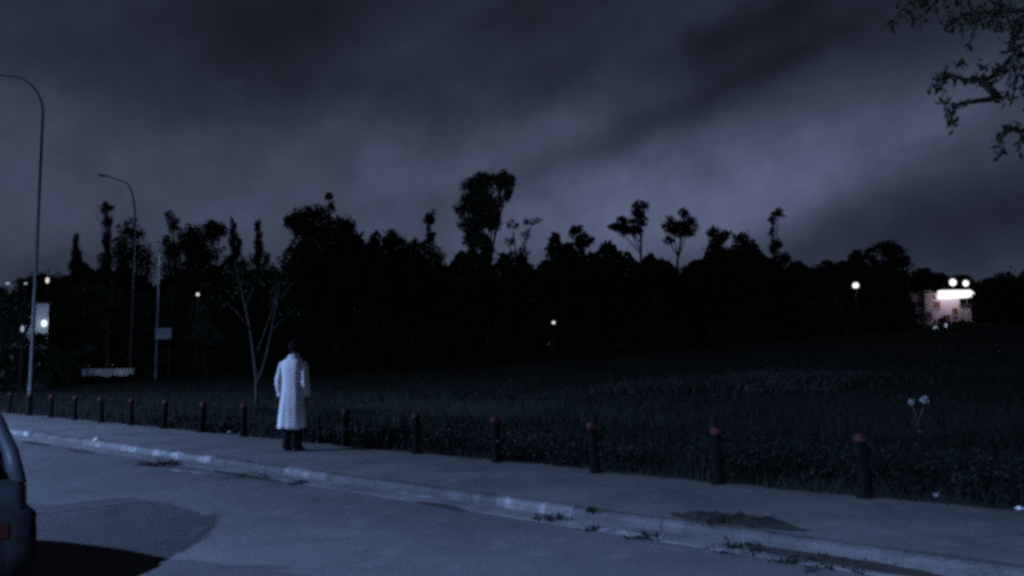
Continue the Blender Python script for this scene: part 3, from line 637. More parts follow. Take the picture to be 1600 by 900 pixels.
# marker post, board, low wall
pm = deep(325, 588, 73); pm.z = float(gz(pm.x, pm.y)); hm = deep(325, 556, 73).z - pm.z
tm = thing('marker_post', 'short pale post standing before the black bush behind the field', 'post', pm)
MB().tube([(0, 0, -.2), (0, 0, hm * .9), (0, 0, hm)], [.13, .12, .12], 10).build('post', MT['bark_pale'], tm)
MB().lathe([(.14, hm), (.14, hm + .05), (.03, hm + .12)], 10).build('cap', MT['bark_pale'], tm)
pb = deep(255.5, 521, 69.5); gzb = float(gz(pb.x, pb.y)); tb = thing('notice_board', 'small pale blue white board on a post below the bent lamp post', 'sign board', (pb.x, pb.y, gzb))
k = 69.5 / F; bz = pb.z - gzb
MB().box((-12.5 * k, -.05, bz - 8.5 * k), (12.5 * k, .03, bz + 8.5 * k)).build('panel', MT['board'], tb)
fb = MB()
for (a, b) in [((-12.5, 8.5), (12.5, 9.7)), ((-12.5, -9.7), (12.5, -8.5)), ((-13.7, -9.7), (-12.5, 9.7)), ((12.5, -9.7), (13.7, 9.7))]:
    fb.box((a[0] * k, -.07, bz + a[1] * k), (b[0] * k, .04, bz + b[1] * k))
fb.build('frame', MT['steel_dark'], tb)
for sx in (-9, 9): MB().tube([(sx * k, .09, -.2), (sx * k, .09, bz + 8 * k)], .05, 8).build('leg', MT['steel_dark'], tb)
a0 = deep(128, 580, 69); a1_ = deep(208, 580, 69); gzl = float(gz(a0.x, a0.y))
wl = thing('low_wall', 'long low white wall lit at the left, before the black trees', 'wall', (a0.x, a0.y, gzl))
Lw = a1_.x - a0.x
hz_ = deep(165, 577.5, 69).z - gzl
MB().box((0, 0, -.3), (Lw, .35, hz_)).build('wall', MT['plaster_white'], wl)
MB().box((-.05, -.05, hz_ + .002), (Lw + .05, .40, hz_ + .07)).build('coping', MT['plaster_white'], wl)
for i_, xx in enumerate((1.2, 3.3)):
    lg = area_light('wall_light', (a0.x + xx, a0.y - 1.3, gzl + 1.6), 3.0, (0.6, 0.72, 1.0), .2); lg.rotation_euler = (math.radians(35), 0, 0)  # lamps added in front to brighten the low white wall
# added path lights, put in to carry the lamps that brighten the wall
for i_, xx in enumerate((1.2, 3.3)):
    tpl = thing('path_light', ['small dark path light before the left half of the low white wall', 'small dark path light before the right half of the low white wall'][i_], 'path light', (a0.x + xx, a0.y - 1.32, float(gz(a0.x + xx, a0.y - 1.32))), 0, 'path lights at the low wall')
    MB().tube([(0, 0, -.1), (0, 0, 1.55)], .03, 8).build('pole', MT['steel_dark'], tpl)
    MB().lathe([(.03, 1.63), (.12, 1.64), (.10, 1.70), (.02, 1.73)], 10).build('hood', MT['steel_dark'], tpl)

# ------------------------------------------------------------------ houses
def win(parent, x0, x1, z0, z1, y, fm='shutter', pm_='black_plastic', slat=True):
    w_ = MB(); t_ = .07
    w_.box((x0, y - .06, z0), (x1, y + .02, z0 + t_)); w_.box((x0, y - .06, z1 - t_), (x1, y + .02, z1)); w_.box((x0, y - .06, z0 + t_), (x0 + t_, y + .02, z1 - t_)); w_.box((x1 - t_, y - .06, z0 + t_), (x1, y + .02, z1 - t_))
    o = w_.build('window', MT[fm], parent)
    if slat:
        s_ = MB(); n_ = 7
        for i in range(n_):
            z = z0 + t_ + (z1 - z0 - 2 * t_) * i / n_
            s_.add([(x0 + t_, y - .045, z), (x1 - t_, y - .045, z), (x1 - t_, y - .005, z + (z1 - z0 - 2 * t_) / n_ * .92), (x0 + t_, y - .005, z + (z1 - z0 - 2 * t_) / n_ * .92)], [(0, 1, 2, 3)])
        s_.build('shutter', MT['shutter'], o)
    else: MB().box((x0 + t_, y - .02, z0 + t_), (x1 - t_, y - .01, z1 - t_)).build('pane', MT[pm_], o)
    MB().box((x0 - .08, y - .12, z0 - .08), (x1 + .08, y + .02, z0 - .003)).build('sill', MT['plaster_white'], o)
    return o
DH = 92; kh = DH / F
ph = deep(1419, 500, DH); hx0 = ph.x; gzh = float(gz(ph.x + 3, ph.y)); 
hs = thing('house', 'pale pink two storey house with brown shutters, brightly lit at the right', 'house', (hx0, DH, gzh))
def hx(x): return deep(x, 480, DH).x - hx0
def hzz(y): return deep(1465, y, DH).z - gzh
wm = MB(); wm.box((0, 0, -.3), (hx(1500), 7, hzz(458))); wm.box((hx(1500) + .002, .6, -.3), (hx(1522), 6.5, hzz(478)))
wm.box((hx(1443), -.35, -.3), (hx(1455), -.004, hzz(454)))
wm.build('wall', MT['plaster_pink'], hs)
rf = MB(); rf.box((-.3, -.35, hzz(458) + .003), (hx(1500) + .3, 7.2, hzz(458) + .16)); rf.box((hx(1500) + .31, .3, hzz(478) + .003), (hx(1522) + .2, 6.7, hzz(478) + .14))
rf.build('roof', MT['tile'], hs)
win(hs, hx(1424), hx(1441), hzz(481), hzz(471), 0); win(hs, hx(1456), hx(1469), hzz(482), hzz(471), 0); win(hs, hx(1445), hx(1452), hzz(496), hzz(488), -.35)
win(hs, hx(1456), hx(1462.5), hzz(467), hzz(459.5), 0); win(hs, hx(1488), hx(1496), hzz(494), hzz(482), 0); win(hs, hx(1424), hx(1438), hzz(502), hzz(490), 0)
dr = MB().box((hx(1472), -.05, 0), (hx(1484), .02, hzz(492))).build('door', MT['shutter'], hs)
MB().ball((hx(1483), -.09, 1.0), .04).build('handle', MT['steel'], dr)
cn = MB(); cz0, cz1 = hzz(468), hzz(455); cx0, cx1 = hx(1464), hx(1513)
cn.loft([[(cx0 + (0.35 if i in (0, 3) else 0) * 0, -.36 - e * 1.0, z) for i, z in enumerate((cz0, cz1))] + [(x, -.36 - e * 1.0, z) for x, z in ((cx1 - .4, cz1), (cx1, cz1 - .35), (cx1, cz0 + .35), (cx1 - .5, cz0 + .1))] for e in (0, 1)])
cno = cn.build('canopy', MT['glow_strip'], hs)
for i_, (x, y, r) in enumerate([(1490.5, 441.5, 0.42), (1510.7, 443.2, 0.36)]):
    px = hx(x); pz = hzz(y)
    fl = MB().tube([(px, -.1, (hzz(458) if i_ == 0 else hzz(478)) + .1), (px, -.1, pz - r * .9)], .06, 8).build('floodlight', MT['steel_dark'], hs)
    MB().lathe([(r * 1.0, -.0), (r * 1.06, .02), (r * 1.04, .12), (r * .55, .34), (r * .3, .40)], 18).build('housing', MT['steel_dark'], fl)
    ho = fl.children[0]; ho.rotation_euler = (math.radians(-90), 0, 0); ho.location = (px, -.1, pz)
    ln = MB().lathe([(r * .99, -.0), (r * .9, -.08), (r * .5, -.15), (.05, -.17)], 18).build('lens', MT['glow_white'], fl, True); ln.rotation_euler = (math.radians(-90), 0, 0); ln.location = (px, -.1, pz)
lw = area_light('canopy_light', (hx0 + hx(1478), DH - 1.6, gzh + hzz(470)), 15, (0.78, 0.64, 1.0), .5); lw.rotation_euler = (math.radians(55), 0, math.radians(25))
# white house at the left
DL = 62; pl = deep(57, 500, DL); gzw = float(gz(pl.x, pl.y)); wx0 = pl.x
wh = thing('house', 'white house with lit corner behind the tall lamp post at the far left', 'house', (wx0, DL, gzw), math.radians(30))
kx = DL / F
zt = deep(60, 474, DL).z - gzw; zl = deep(60, 505, DL).z - gzw
MB().box((-5.2, 0, -.3), (16 * kx, 6, zt)).build('wall', MT['plaster_white'], wh)
MB().box((-5.5, -.4, zt + .003), (20 * kx, 6.2, zt + .18)).build('roof', MT['tile'], wh)
win(wh, -4.4, -3.3, zl - .7, zl + .6, 0, slat=False); win(wh, -2.5, -1.4, zl - .7, zl + .6, 0, slat=False)
dd = MB().box((-.9, -.05, 0), (.0, .02, 2.05)).build('door', MT['shutter'], wh); MB().ball((-.1, -.09, 1.0), .04).build('handle', MT['steel'], dd)
wlp = MB().box((10.6 * kx - .05, -.30, zl - .02), (10.6 * kx + .05, -.003, zl + .06)).build('wall_lamp', MT['steel_dark'], wh)
MB().ball((10.6 * kx, -.34, zl - .02), .25, 12, 8, (0.85, .85, 1.1)).build('globe', MT['glow_blue'], wlp, True)
pt = bpy.data.lights.new('house_lamp_light', 'POINT'); pt.energy = 34; pt.color = (.45, .62, 1.0); pt.shadow_soft_size = .15
po = bpy.data.objects.new('house_lamp_light', pt); COL.objects.link(po); po.location = Vector((wx0, DL, gzw)) + Matrix.Rotation(math.radians(30), 3, 'Z') @ Vector((10.6 * kx, -.85, zl - .05))

# ------------------------------------------------------------------ grass and weeds
def scatter(n, s0, s1, d0, d1, power=1.0):
    s = RNG.uniform(s0, s1, n); d = d0 + (d1 - d0) * RNG.uniform(0, 1, n) ** power
    X = ORG.x + UX.x * s + NX.x * d; Y = ORG.y + UX.y * s + NX.y * d
    keep = (Y > 3) & (np.abs(X) < Y * 0.75 + 4); X, Y, s, d = X[keep], Y[keep], s[keep], d[keep]
    return X, Y, s, d
X, Y, s, d = scatter(52000, -50, 8, 0.06, 5.0, 1.4)
hgt = (0.16 + 0.22 * RNG.uniform(0, 1, len(X))) * (1 + 0.6 * np.sin(s * 1.1) * np.sin(d * 1.7 + s * .4)) * np.clip(0.35 + d * 1.3, 0, 1)
vv, q = blades(np.stack([X, Y, gz(X, Y) - .01], 1), hgt, RNG.uniform(.008, .018, len(X)), .7)
tag(put('verge_grass', np_mesh('verge_grass', vv, q, MT['verge'])), 'rough long grass behind the bollards along the pavement edge', 'grass', kind='stuff')
X, Y, s, d = scatter(70000, -75, 45, 4.5, 34, 1.2)
hgt = 0.10 + 0.16 * RNG.uniform(0, 1, len(X)) * (1 + .5 * np.sin(X * .5) * np.sin(Y * .4)); wd = RNG.uniform(.02, .05, len(X)) * np.clip(d / 14, .6, 2)
vv, q = blades(np.stack([X, Y, gz(X, Y) - .01], 1), hgt, wd, .8)
tag(put('field_grass', np_mesh('field_grass', vv, q, MT['grass'])), 'unmown grass over the near half of the dark field', 'grass', kind='stuff')
X, Y, s, d = scatter(45000, -110, 90, 32, 76, 1.0)
vv, q = blades(np.stack([X, Y, gz(X, Y) - .01], 1), RNG.uniform(.10, .30, len(X)), RNG.uniform(.06, .14, len(X)), .9)
tag(put('far_field_grass', np_mesh('far_field_grass', vv, q, MT['grass'])), 'unmown grass over the far half of the dark field', 'grass', kind='stuff')
def on_field(x, y):
    d_ = ray(x, y); last = None
    for k_ in range(60, 900):
        t_ = k_ * .1; q_ = Vector((0, 0, CAM_H)) + d_ * t_
        if q_.z <= float(gz(q_.x, q_.y)): return q_
    return q_
c0, c1 = on_field(960, 612), on_field(1400, 597); N_ = 9000
f_ = RNG.uniform(0, 1, N_); X = c0.x + (c1.x - c0.x) * f_ + RNG.normal(0, .5, N_); Y = c0.y + (c1.y - c0.y) * f_ + RNG.normal(0, .8 , N_) * np.sin(np.pi * np.clip(f_, .1, .9)) * 1.4
vv, q = blades(np.stack([X, Y, gz(X, Y) - .01], 1), RNG.uniform(.12, .34, N_), RNG.uniform(.03, .07, N_), .9)
tag(put('dry_grass', np_mesh('dry_grass', vv, q, MT['dry_grass'])), 'paler band of dry grass across the right middle of the field', 'grass', kind='stuff')
# leafy weeds in the verge
def weed_clump(label, x, y, hgt, wid, n, group='leafy weed clumps in the verge', leaf=.085, mat='weed', cat='weed', name='weed_clump', z=0.0, spread=1.0, keepz=False):
    p = at(x, y, z); p.z = z - .01 if keepz else float(gz(p.x, p.y)) - .02
    t_ = thing(name, label, cat, p, 0, group); m_ = MB(); P = []; leaf = .062 if leaf == .085 else leaf; n = int(n * 1.5) if leaf == .062 else n
    ns_ = max(5, int(n / 14))
    for i in range(ns_):
        a = random.uniform(0, 2 * PI); r = wid * random.uniform(0, 1) ** .6; b = Vector((math.cos(a) * r * .6, math.sin(a) * r * .6 * spread, 0))
        tp = Vector((math.cos(a) * r * 1.1, math.sin(a) * r * 1.1 * spread, hgt * random.uniform(.45, 1.0)))
        m_.tube([b, (b + tp) / 2 + Vector((0, 0, hgt * .08)), tp], [.006, .005, .002], 4, False)
        for j in range(14):
            f = random.uniform(.08, 1.05); q_ = b.lerp(tp, f); P.append((q_.x + random.gauss(0, leaf * .7), q_.y + random.gauss(0, leaf * .7), max(.01, q_.z + random.gauss(0, leaf * .4))))
    tag(m_.build('stem', MT['weed'], t_), None, None, kind='stuff'); vv, q_ = leaves(np.array(P), leaf, .5); put('foliage', np_mesh('foliage', vv, q_, MT[mat]), t_)
    return t_
for (lab, x, y, h, w_, n) in [
        ('dark leafy weed clump between the person in white and the next bollard to the right', 505, 690, .40, .55, 700),
        ('dark leafy weed clump just right of the first bollard right of the person', 590, 696, .42, .60, 800),
        ('dark leafy weed clump left of the second bollard right of the person', 625, 698, .40, .45, 600),
        ('dark leafy weed clump in the middle of the verge, left of the centre bollard', 725, 706, .50, .75, 1200),
        ('dark leafy weed clump beside the centre bollard on its right', 815, 716, .42, .55, 800),
        ('dark low weed clump left of the third bollard from the right', 890, 722, .38, .45, 700),
        ('dark low weed clump right of the third bollard from the right', 985, 730, .36, .5, 700),
        ('dark tall weed clump directly behind the second bollard from the right', 1165, 745, .52, .7, 1300),
        ('dark broad weed clump between the two nearest bollards', 1255, 750, .46, .7, 1300),
        ('dark tall weed clump directly right of the nearest bollard', 1400, 764, .48, .65, 1300),
        ('dark broad weed clump in the lower right verge below the forked white weed', 1500, 768, .45, .8, 1500),
        ('dark weed clump at the right edge of the photo beside the pavement', 1585, 780, .45, .6, 1200),
        ('dark small weed clump behind the first bollard left of the person', 350, 672, .30, .6, 500),
        ('dark small weed clump behind the second bollard left of the person', 285, 664, .32, .6, 500)]:
    weed_clump(lab, x, y, h, w_, n)
for (lab, x, y, h, w_, n, zz) in [
        ('dark weed tuft growing in the gutter at the left, the largest there', 250, 726, .20, .34, 420, ROADZ),
        ('low weed tuft in the gutter just left of the road centre', 472, 756, .10, .16, 120, ROADZ),
        ('low weed strip in the gutter between the two left tufts', 392, 744, .07, .40, 200, ROADZ),
        ('dark weed tuft at the left end of the white edge line', 862, 813, .13, .18, 220, ROADZ),
        ('small weed tuft at the middle of the white edge line', 928, 829, .07, .12, 120, ROADZ),
        ('dark weed tuft at the right end of the white edge line', 1000, 840, .09, .14, 160, ROADZ),
        ('dark weed tuft in the gutter below the bare soil in the pavement', 1145, 857, .12, .26, 300, ROADZ),
        ('wide dark weed mat on bare soil in the pavement', 1150, 812, .10, .42, 420, 0.0),
        ('dark weed mat in the gutter at the lower right', 1300, 880, .11, .40, 380, ROADZ),
        ('thin upright weed sprouting from the kerb below the centre of the row', 924, 798, .15, .04, 40, 0.0)]:
    weed_clump(lab, x, y, h * .34, w_, n, 'weeds growing in the paving', .034, 'weed_low', z=zz, keepz=True, name='weed_tuft')
# the forked weed with two white heads
pw = at(1437, 693, 0.05); pw.z = float(gz(pw.x, pw.y)) - .02; Dw = pw.y
fw = thing('forked_weed', 'forked weed with two round white flower heads in the right verge', 'weed', pw)
def WP(x, y): return deep(x, y, Dw) - pw
mb = MB(); mb.tube([(0, 0, 0), WP(1436, 680), WP(1434, 662)], [.014, .012, .010], 6); mb.tube([WP(1434, 664), WP(1430, 646), WP(1424.5, 630)], [.010, .008, .006], 6); mb.tube([WP(1434, 664), WP(1440, 645), WP(1444.5, 628)], [.010, .008, .006], 6)
mb.build('stem', MT['stem'], fw, True)
for (x, y, r) in [(1424.5, 628.5, .045), (1444.8, 625.5, .062)]:
    m_ = MB(); c = WP(x, y); m_.ball(c, r * .75, 10, 7); m_.build('flower_head', MT['flower'], fw)
    pts = RNG.normal(size=(90, 3)); pts /= np.linalg.norm(pts, axis=1)[:, None]; vv, q = leaves(np.array(c) + pts * r, r * .7, .5)
    put('petals', np_mesh('petals', vv, q, MT['flower']), fw.children[-1])
pts = RNG.normal(0, 1, (30, 3)) * np.array([.04, .04, .05]) + np.array(WP(1434, 668)); vv, q = leaves(pts, .085, .5); tag(put('leaf_cluster', np_mesh('leaf_cluster', vv, q, MT['leaf_pale']), fw), None, None, kind='stuff')
# litter
def litter(label, x, y, r, name='paper_scrap'):
    p = at(x, y, 0.0); mb = MB(); mb.ball((0, 0, r * .5), r, 9, 6, (1.3, .9, .5))
    mb.v = [(a * (1 + random.uniform(-.25, .25)), b * (1 + random.uniform(-.25, .25)), max(0.002, c * (1 + random.uniform(-.3, .3)))) for a, b, c in mb.v]
    o = mb.build(name, MT['paper']); o.location = p; o.rotation_euler = (0, 0, random.uniform(0, 3)); return tag(o, label, 'litter', 'paper litter on the pavement')
litter('crumpled white paper at the grass edge, right of the nearest bollard', 1466, 777, .042)
litter('small white scrap at the pavement edge by the right border of the photo', 1594, 797, .03)
litter('small white scrap on the kerb at the left, near the lamp post', 153, 690, .07)
litter('small pale scrap on the grass edge left of the person', 358, 676, .03)

# ------------------------------------------------------------------ overhanging branch (its tree stands outside the picture, right)
ob = Vector((6.9, 6.4, float(gz(6.9, 6.4)) - .05))
ot = thing('tree', 'tree with drooping leaf clusters whose branches hang into the upper right corner', 'tree', ob)
def OP(x, y, D): return deep(x, y, D) - ob
mb = MB(); fk = Vector((-.1, .05, 2.6))
mb.tube([(0, 0, 0), (.05, 0, 1.2), fk, (-.1, .1, 4.2), (.2, .2, 5.6)], [.16, .14, .12, .08, .03], 10)
twigs = [
  [fk + Vector((0, 0, .5)), OP(1720, 60, 6.6), OP(1600, 85, 6.7), OP(1580, 90, 6.7), OP(1560, 115, 6.7), OP(1535, 127, 6.7), OP(1505, 124, 6.7), OP(1482, 115, 6.7), OP(1467, 140, 6.7)],
  [fk + Vector((0, 0, .8)), OP(1720, -10, 6.4), OP(1620, 15, 6.4), OP(1560, 18, 6.4), OP(1510, 22, 6.4), OP(1480, 40, 6.4)],
  [OP(1620, 15, 6.4), OP(1598, 30, 6.4), OP(1582, 60, 6.5), OP(1590, 95, 6.5)],
  [OP(1535, 127, 6.7), OP(1560, 152, 6.8), OP(1548, 155, 6.8), OP(1510, 160, 6.8), OP(1492, 165, 6.8), OP(1486, 190, 6.8)],
  [fk + Vector((0, 0, .2)), OP(1740, 190, 6.6), OP(1625, 205, 6.6), OP(1590, 205, 6.6), OP(1575, 198, 6.6), OP(1563, 218, 6.6)],
  [OP(1720, -10, 6.4), OP(1600, -20, 6.6), OP(1500, -15, 6.6), OP(1420, 5, 6.6), OP(1395, 30, 6.6)],
  [OP(1620, 15, 6.4), OP(1610, 120, 6.2), OP(1605, 150, 6.2)]]
for tw in twigs:
    n_ = len(tw); mb.tube(tw, [.030 * (1 - i / n_) + .006 for i in range(n_)], 6)
for k_ in range(16):
    a_ = random.uniform(0, 2 * PI); h_ = random.uniform(2.4, 5.0); e_ = Vector((max(-.9, .9 + math.cos(a_) * 1.7), math.sin(a_) * 1.7, h_ + random.uniform(.3, 1.1)))
    b_ = Vector((-.05, .1, h_)); mb.tube([b_, b_ * .45 + e_ * .55 + Vector((0, 0, .15)), e_], [.035, .022, .008], 6)
mb.build('trunk', MT['bark'], ot, True)
P = []
def rosette(x, y, D, rx, ry, n):
    c = OP(x, y, D); k_ = D / F
    for _ in range(n): P.append((c.x + random.gauss(0, rx * k_), c.y + random.gauss(0, rx * k_), c.z + random.gauss(0, ry * k_)))
for r in [(1468, 140, 6.7, 6, 12, 34), (1475, 120, 6.7, 9, 7, 26), (1486, 178, 6.8, 5, 10, 34), (1488, 195, 6.8, 3.5, 5, 12), (1500, 102, 6.7, 4, 4, 12), (1505, 162, 6.8, 5, 3, 12), (1535, 105, 6.7, 4, 4, 10),
          (1510, 126, 6.7, 14, 3, 20), (1545, 126, 6.7, 10, 5, 18), (1570, 108, 6.7, 9, 10, 26), (1590, 90, 6.5, 8, 14, 40), (1600, 130, 6.3, 10, 18, 50), (1550, 155, 6.8, 6, 5, 14), (1575, 150, 6.8, 10, 5, 16),
          (1485, 38, 6.4, 7, 9, 34), (1515, 30, 6.4, 14, 6, 34), (1550, 35, 6.4, 10, 8, 34), (1555, 22, 6.4, 16, 5, 26), (1590, 60, 6.5, 8, 12, 34), (1605, 30, 6.4, 16, 14, 60), (1515, 72, 6.5, 3, 6, 8), (1510, 50, 6.4, 8, 4, 10),
          (1563, 222, 6.6, 5, 10, 24), (1578, 199, 6.6, 7, 4, 16), (1558, 245, 6.6, 3, 4, 5), (1600, 225, 6.6, 6, 10, 16), (1430, 28, 6.6, 12, 9, 26), (1440, 5, 6.6, 20, 6, 34), (1398, 35, 6.6, 4, 8, 10), (1500, -8, 6.6, 30, 7, 60), (1560, -5, 6.5, 30, 8, 60), (1640, 60, 6.4, 25, 50, 120), (1700, 20, 6.4, 40, 40, 160)]:
    rosette(*r)
for k_ in range(70):              # the rest of the crown, out of the picture to the right
    a_ = random.uniform(0, 2 * PI); h_ = random.uniform(2.9, 6.2); r_ = random.uniform(.4, 2.3) * (1.15 - abs(h_ - 4.4) / 4)
    c_ = Vector((.9 + math.cos(a_) * r_, math.sin(a_) * r_, h_)); c_.x = max(c_.x, -.95)
    for _ in range(46): P.append((c_.x + random.gauss(0, .20), c_.y + random.gauss(0, .20), c_.z + random.gauss(0, .17)))
vv, q = leaves(np.array(P), .085, .36, 0.9); put('crown', np_mesh('crown', vv, q, MT['leaf_near']), ot)

# ------------------------------------------------------------------ car (local: x right, y forward, z up, origin on the road under its tail)
CAR_P = at(54, 843, ROADZ + .41); cy = 5.0
CAR_P = deep(54, 843, cy); car_rz = RZ - PI / 2 + PI
while car_rz > PI: car_rz -= 2 * PI
_rc = Matrix.Rotation(car_rz, 3, 'Z') @ Vector((.843, .07, 0))
car = thing('parked_car', 'grey blue hatchback parked at the lower left, only its rear corner in view', 'car', (CAR_P.x - _rc.x, cy - _rc.y, ROADZ), car_rz)
def ring(y, w, z0, z1, zw, tuck=.06):
    pr = [(w * .80, z0), (w * .965, z0 + .10), (w, z0 + .22), (w * .992, .58), (w * .965, .66), (w * .955, zw - .06), (w * .90, zw)]
    R = [(x, y, z) for x, z in pr] + [(x * .5, y, zw + .012) for x in (w * .9,)] + [(-x * .5, y, zw + .012) for x in (w * .9,)] + [(-x, y, z) for x, z in reversed(pr)]
    return R
body = MB().loft([ring(0.0, .755, .30, .8, .78), ring(.04, .80, .24, .8, .81), ring(.12, .838, .21, .8, .845), ring(.5, .85, .20, .8, .87), ring(1.2, .855, .19, .8, .885), ring(2.0, .855, .19, .8, .885),
                  ring(2.75, .85, .20, .8, .90), ring(3.3, .84, .20, .8, .84), ring(3.7, .80, .21, .8, .75), ring(3.86, .72, .24, .7, .69), ring(3.92, .62, .30, .7, .66)])
body.build('body', MT['car'], car, True)
rp = MB(); rr = []
for y, w_, z in [(.52, .50, 1.33), (.62, .575, 1.375), (.9, .60, 1.405), (1.4, .605, 1.41), (1.9, .59, 1.385), (2.02, .55, 1.355)]:
    rr.append([(w_ * f, y, z - .055 * abs(f) ** 2.5) for f in (-1, -.8, -.4, 0, .4, .8, 1)] + [(w_ * f, y, z - .05 - .055 * abs(f) ** 2.5) for f in (1, .8, .4, 0, -.4, -.8, -1)])
rp.loft(rr).build('roof', MT['car'], car, True)
pil = {'rear': ((.745, .09, .80), (.725, .18, .98), (.685, .34, 1.17), (.61, .58, 1.34)), 'mid': ((.80, 1.35, .88), (.72, 1.37, 1.1), (.60, 1.38, 1.36)), 'front': ((.79, 2.78, .88), (.70, 2.40, 1.12), (.57, 1.98, 1.335))}
for nm, pts in pil.items():
    rd = {'rear': (.050, .048, .046, .045), 'mid': (.04, .035, .03), 'front': (.04, .033, .03)}[nm]
    for sx in (-1, 1): MB().tube([(x * sx, y, z) for x, y, z in pts], rd, 8).build('pillar', MT['car'], car, True)
def quadp(name, pts, mat, th=.006):
    a = [Vector(p) for p in pts]; n_ = (a[1] - a[0]).cross(a[2] - a[0]).normalized() * th
    return MB().add(a + [p + n_ for p in a], [(0, 1, 2, 3), (7, 6, 5, 4), (0, 4, 5, 1), (1, 5, 6, 2), (2, 6, 7, 3), (3, 7, 4, 0)]).build(name, MT[mat], car)
quadp('rear_window', [(-.715, .06, .79), (.715, .06, .79), (.575, .53, 1.33), (-.575, .53, 1.33)], 'glass')
quadp('windscreen', [(.74, 2.76, .88), (-.74, 2.76, .88), (-.55, 1.99, 1.33), (.55, 1.99, 1.33)], 'glass')
for sx in (-1, 1):
    quadp('side_window', [(.79 * sx, .22, .87), (.80 * sx, 1.33, .88), (.605 * sx, 1.36, 1.345), (.595 * sx, .66, 1.33)], 'glass')
    quadp('side_window', [(.80 * sx, 1.38, .88), (.785 * sx, 2.72, .88), (.575 * sx, 1.97, 1.33), (.605 * sx, 1.40, 1.345)], 'glass')
bp_ = []
for y, w_ in [(-.07, .66), (-.055, .77), (.0, .835), (.14, .870), (.40, .866)]:
    bp_.append([(w_ - .02, y, .26), (w_, y, .42), (w_ - .012, y, .625), (w_ - .045, y + .015, .655), (-w_ + .045, y + .015, .655), (-w_ + .012, y, .625), (-w_, y, .42), (-w_ + .02, y, .26)])
MB().loft(bp_).build('rear_bumper', MT['black_plastic'], car, True)
for sx in (-1, 1):
    MB().loft([[(sx * .46, -.078, .51), (sx * .655, -.078, .515), (sx * .655, -.074, .60), (sx * .47, -.074, .60)], [(sx * .46, -.05, .51), (sx * .70, -.05, .515), (sx * .70, -.05, .60), (sx * .47, -.05, .60)]]).build('tail_light', MT['tail'], car)
    mr = MB().ball((sx * .93, 2.32, .95), .10, 10, 8, (.9, .55, .75)).build('mirror', MT['black_plastic'], car, True)
    MB().loft([[(sx * .50, 3.93, .55), (sx * .66, 3.88, .55), (sx * .66, 3.87, .66), (sx * .5, 3.92, .66)], [(sx * .50, 3.80, .55), (sx * .76, 3.70, .56), (sx * .77, 3.70, .68), (sx * .5, 3.8, .68)]]).build('headlight', MT['lens_off'], car)
    for y in (.62, 3.10):
        x0, x1 = sorted((sx * .66, sx * .862))
        ty = MB(); n_ = 24; prof = [(.19, x0), (.29, x0), (.305, x0 + .03), (.305, x1 - .03), (.29, x1), (.19, x1)]
        ty.loft([[(x, r * math.cos(2 * PI * k_ / n_), r * math.sin(2 * PI * k_ / n_)) for k_ in range(n_)] for r, x in prof], True)
        wo_ = ty.build('wheel', MT['rubber'], car, True); wo_.location = (0, y, .305)
        rm = MB(); xe = sx * .858
        rm.loft([[(xe + sx * o__, r * math.cos(2 * PI * k_ / n_), r * math.sin(2 * PI * k_ / n_)) for k_ in range(n_)] for r, o__ in ((.195, .006), (.17, .010), (.15, -.01), (.05, .006), (.02, .010))], True)
        rm.build('rim', MT['steel'], wo_, True)
MB().box((-.26, -.085, .42), (.26, -.068, .53)).build('number_plate', MT['plate'], car)
MB().box((-.07, -.02, .735), (.07, .03, .765)).build('hatch_handle', MT['black_plastic'], car)
MB().tube([(0, .13, .875), (.30, .20, .905), (.46, .26, .955)], .008, 6).build('wiper', MT['black_plastic'], car)

# ------------------------------------------------------------------ the person
pp_ = at(457, 704, 0.0)
per = thing('person', 'person in a long white coat and dark trousers standing on the pavement, seen from behind', 'person', (pp_.x, pp_.y, 0.0), math.radians(-14))
V = []; E_ = []; R_ = []
def J(p, r, parent=None):
    V.append(p); R_.append(r); i = len(V) - 1
    if parent is not None: E_.append((parent, i))
    return i
# local: +y is the way the person faces
pel = J((0, 0, .96), (.145, .105)); sp1 = J((0, .01, 1.12), (.135, .10), pel); sp2 = J((0, .0, 1.30), (.155, .11), sp1); sp3 = J((0, -.015, 1.44), (.13, .085), sp2)
nk = J((0, -.005, 1.54), (.055, .058), sp3); hd0 = J((0, .02, 1.62), (.05, .06), nk)
for sx in (-1, 1):
    hip = J((sx * .085, 0, .90), (.085, .09), pel); kn = J((sx * .080, .02, .50), (.056, .060), hip); cf = J((sx * .078, -.005, .36), (.056, .058), kn); an = J((sx * .078, -.02, .10), (.036, .04), cf)
    he = J((sx * .080, -.03, .05), (.036, .035), an); J((sx * .09, .10, .035), (.038, .028), he); J((sx * .095, .17, .03), (.03, .02), len(V) - 1)
    sh = J((sx * .160, -.01, 1.44), (.060, .063), sp3)
    out = .242 if sx < 0 else .225
    elb = J((sx * (out + .005), -.03, 1.14), (.042, .042), sh); wr = J((sx * out, .05, .90), (.027, .022), elb); pm2 = J((sx * (out - .005), .075, .825), (.020, .036), wr)
    hx_, hy_, hz2 = sx * (out - .005), .075, .825
    for fi, (oy, L) in enumerate([(.033, .068), (.012, .078), (-.010, .072), (-.030, .058)]):
        a = J((hx_, hy_ + oy, hz2 - .035), (.0095, .0095), pm2); b = J((hx_ - sx * .006, hy_ + oy * 1.12 + .006, hz2 - .035 - L * .5), (.0085, .0085), a); J((hx_ - sx * .022, hy_ + oy * 1.15 + .012, hz2 - .035 - L * .98), (.0065, .0065), b)
    a = J((hx_ - sx * .012, hy_ + .045, hz2 + .012), (.011, .011), pm2); b = J((hx_ - sx * .026, hy_ + .066, hz2 - .022), (.0095, .0095), a); J((hx_ - sx * .032, hy_ + .072, hz2 - .052), (.007, .007), b)
me = bpy.data.meshes.new('body_skeleton'); me.from_pydata(V, E_, [])
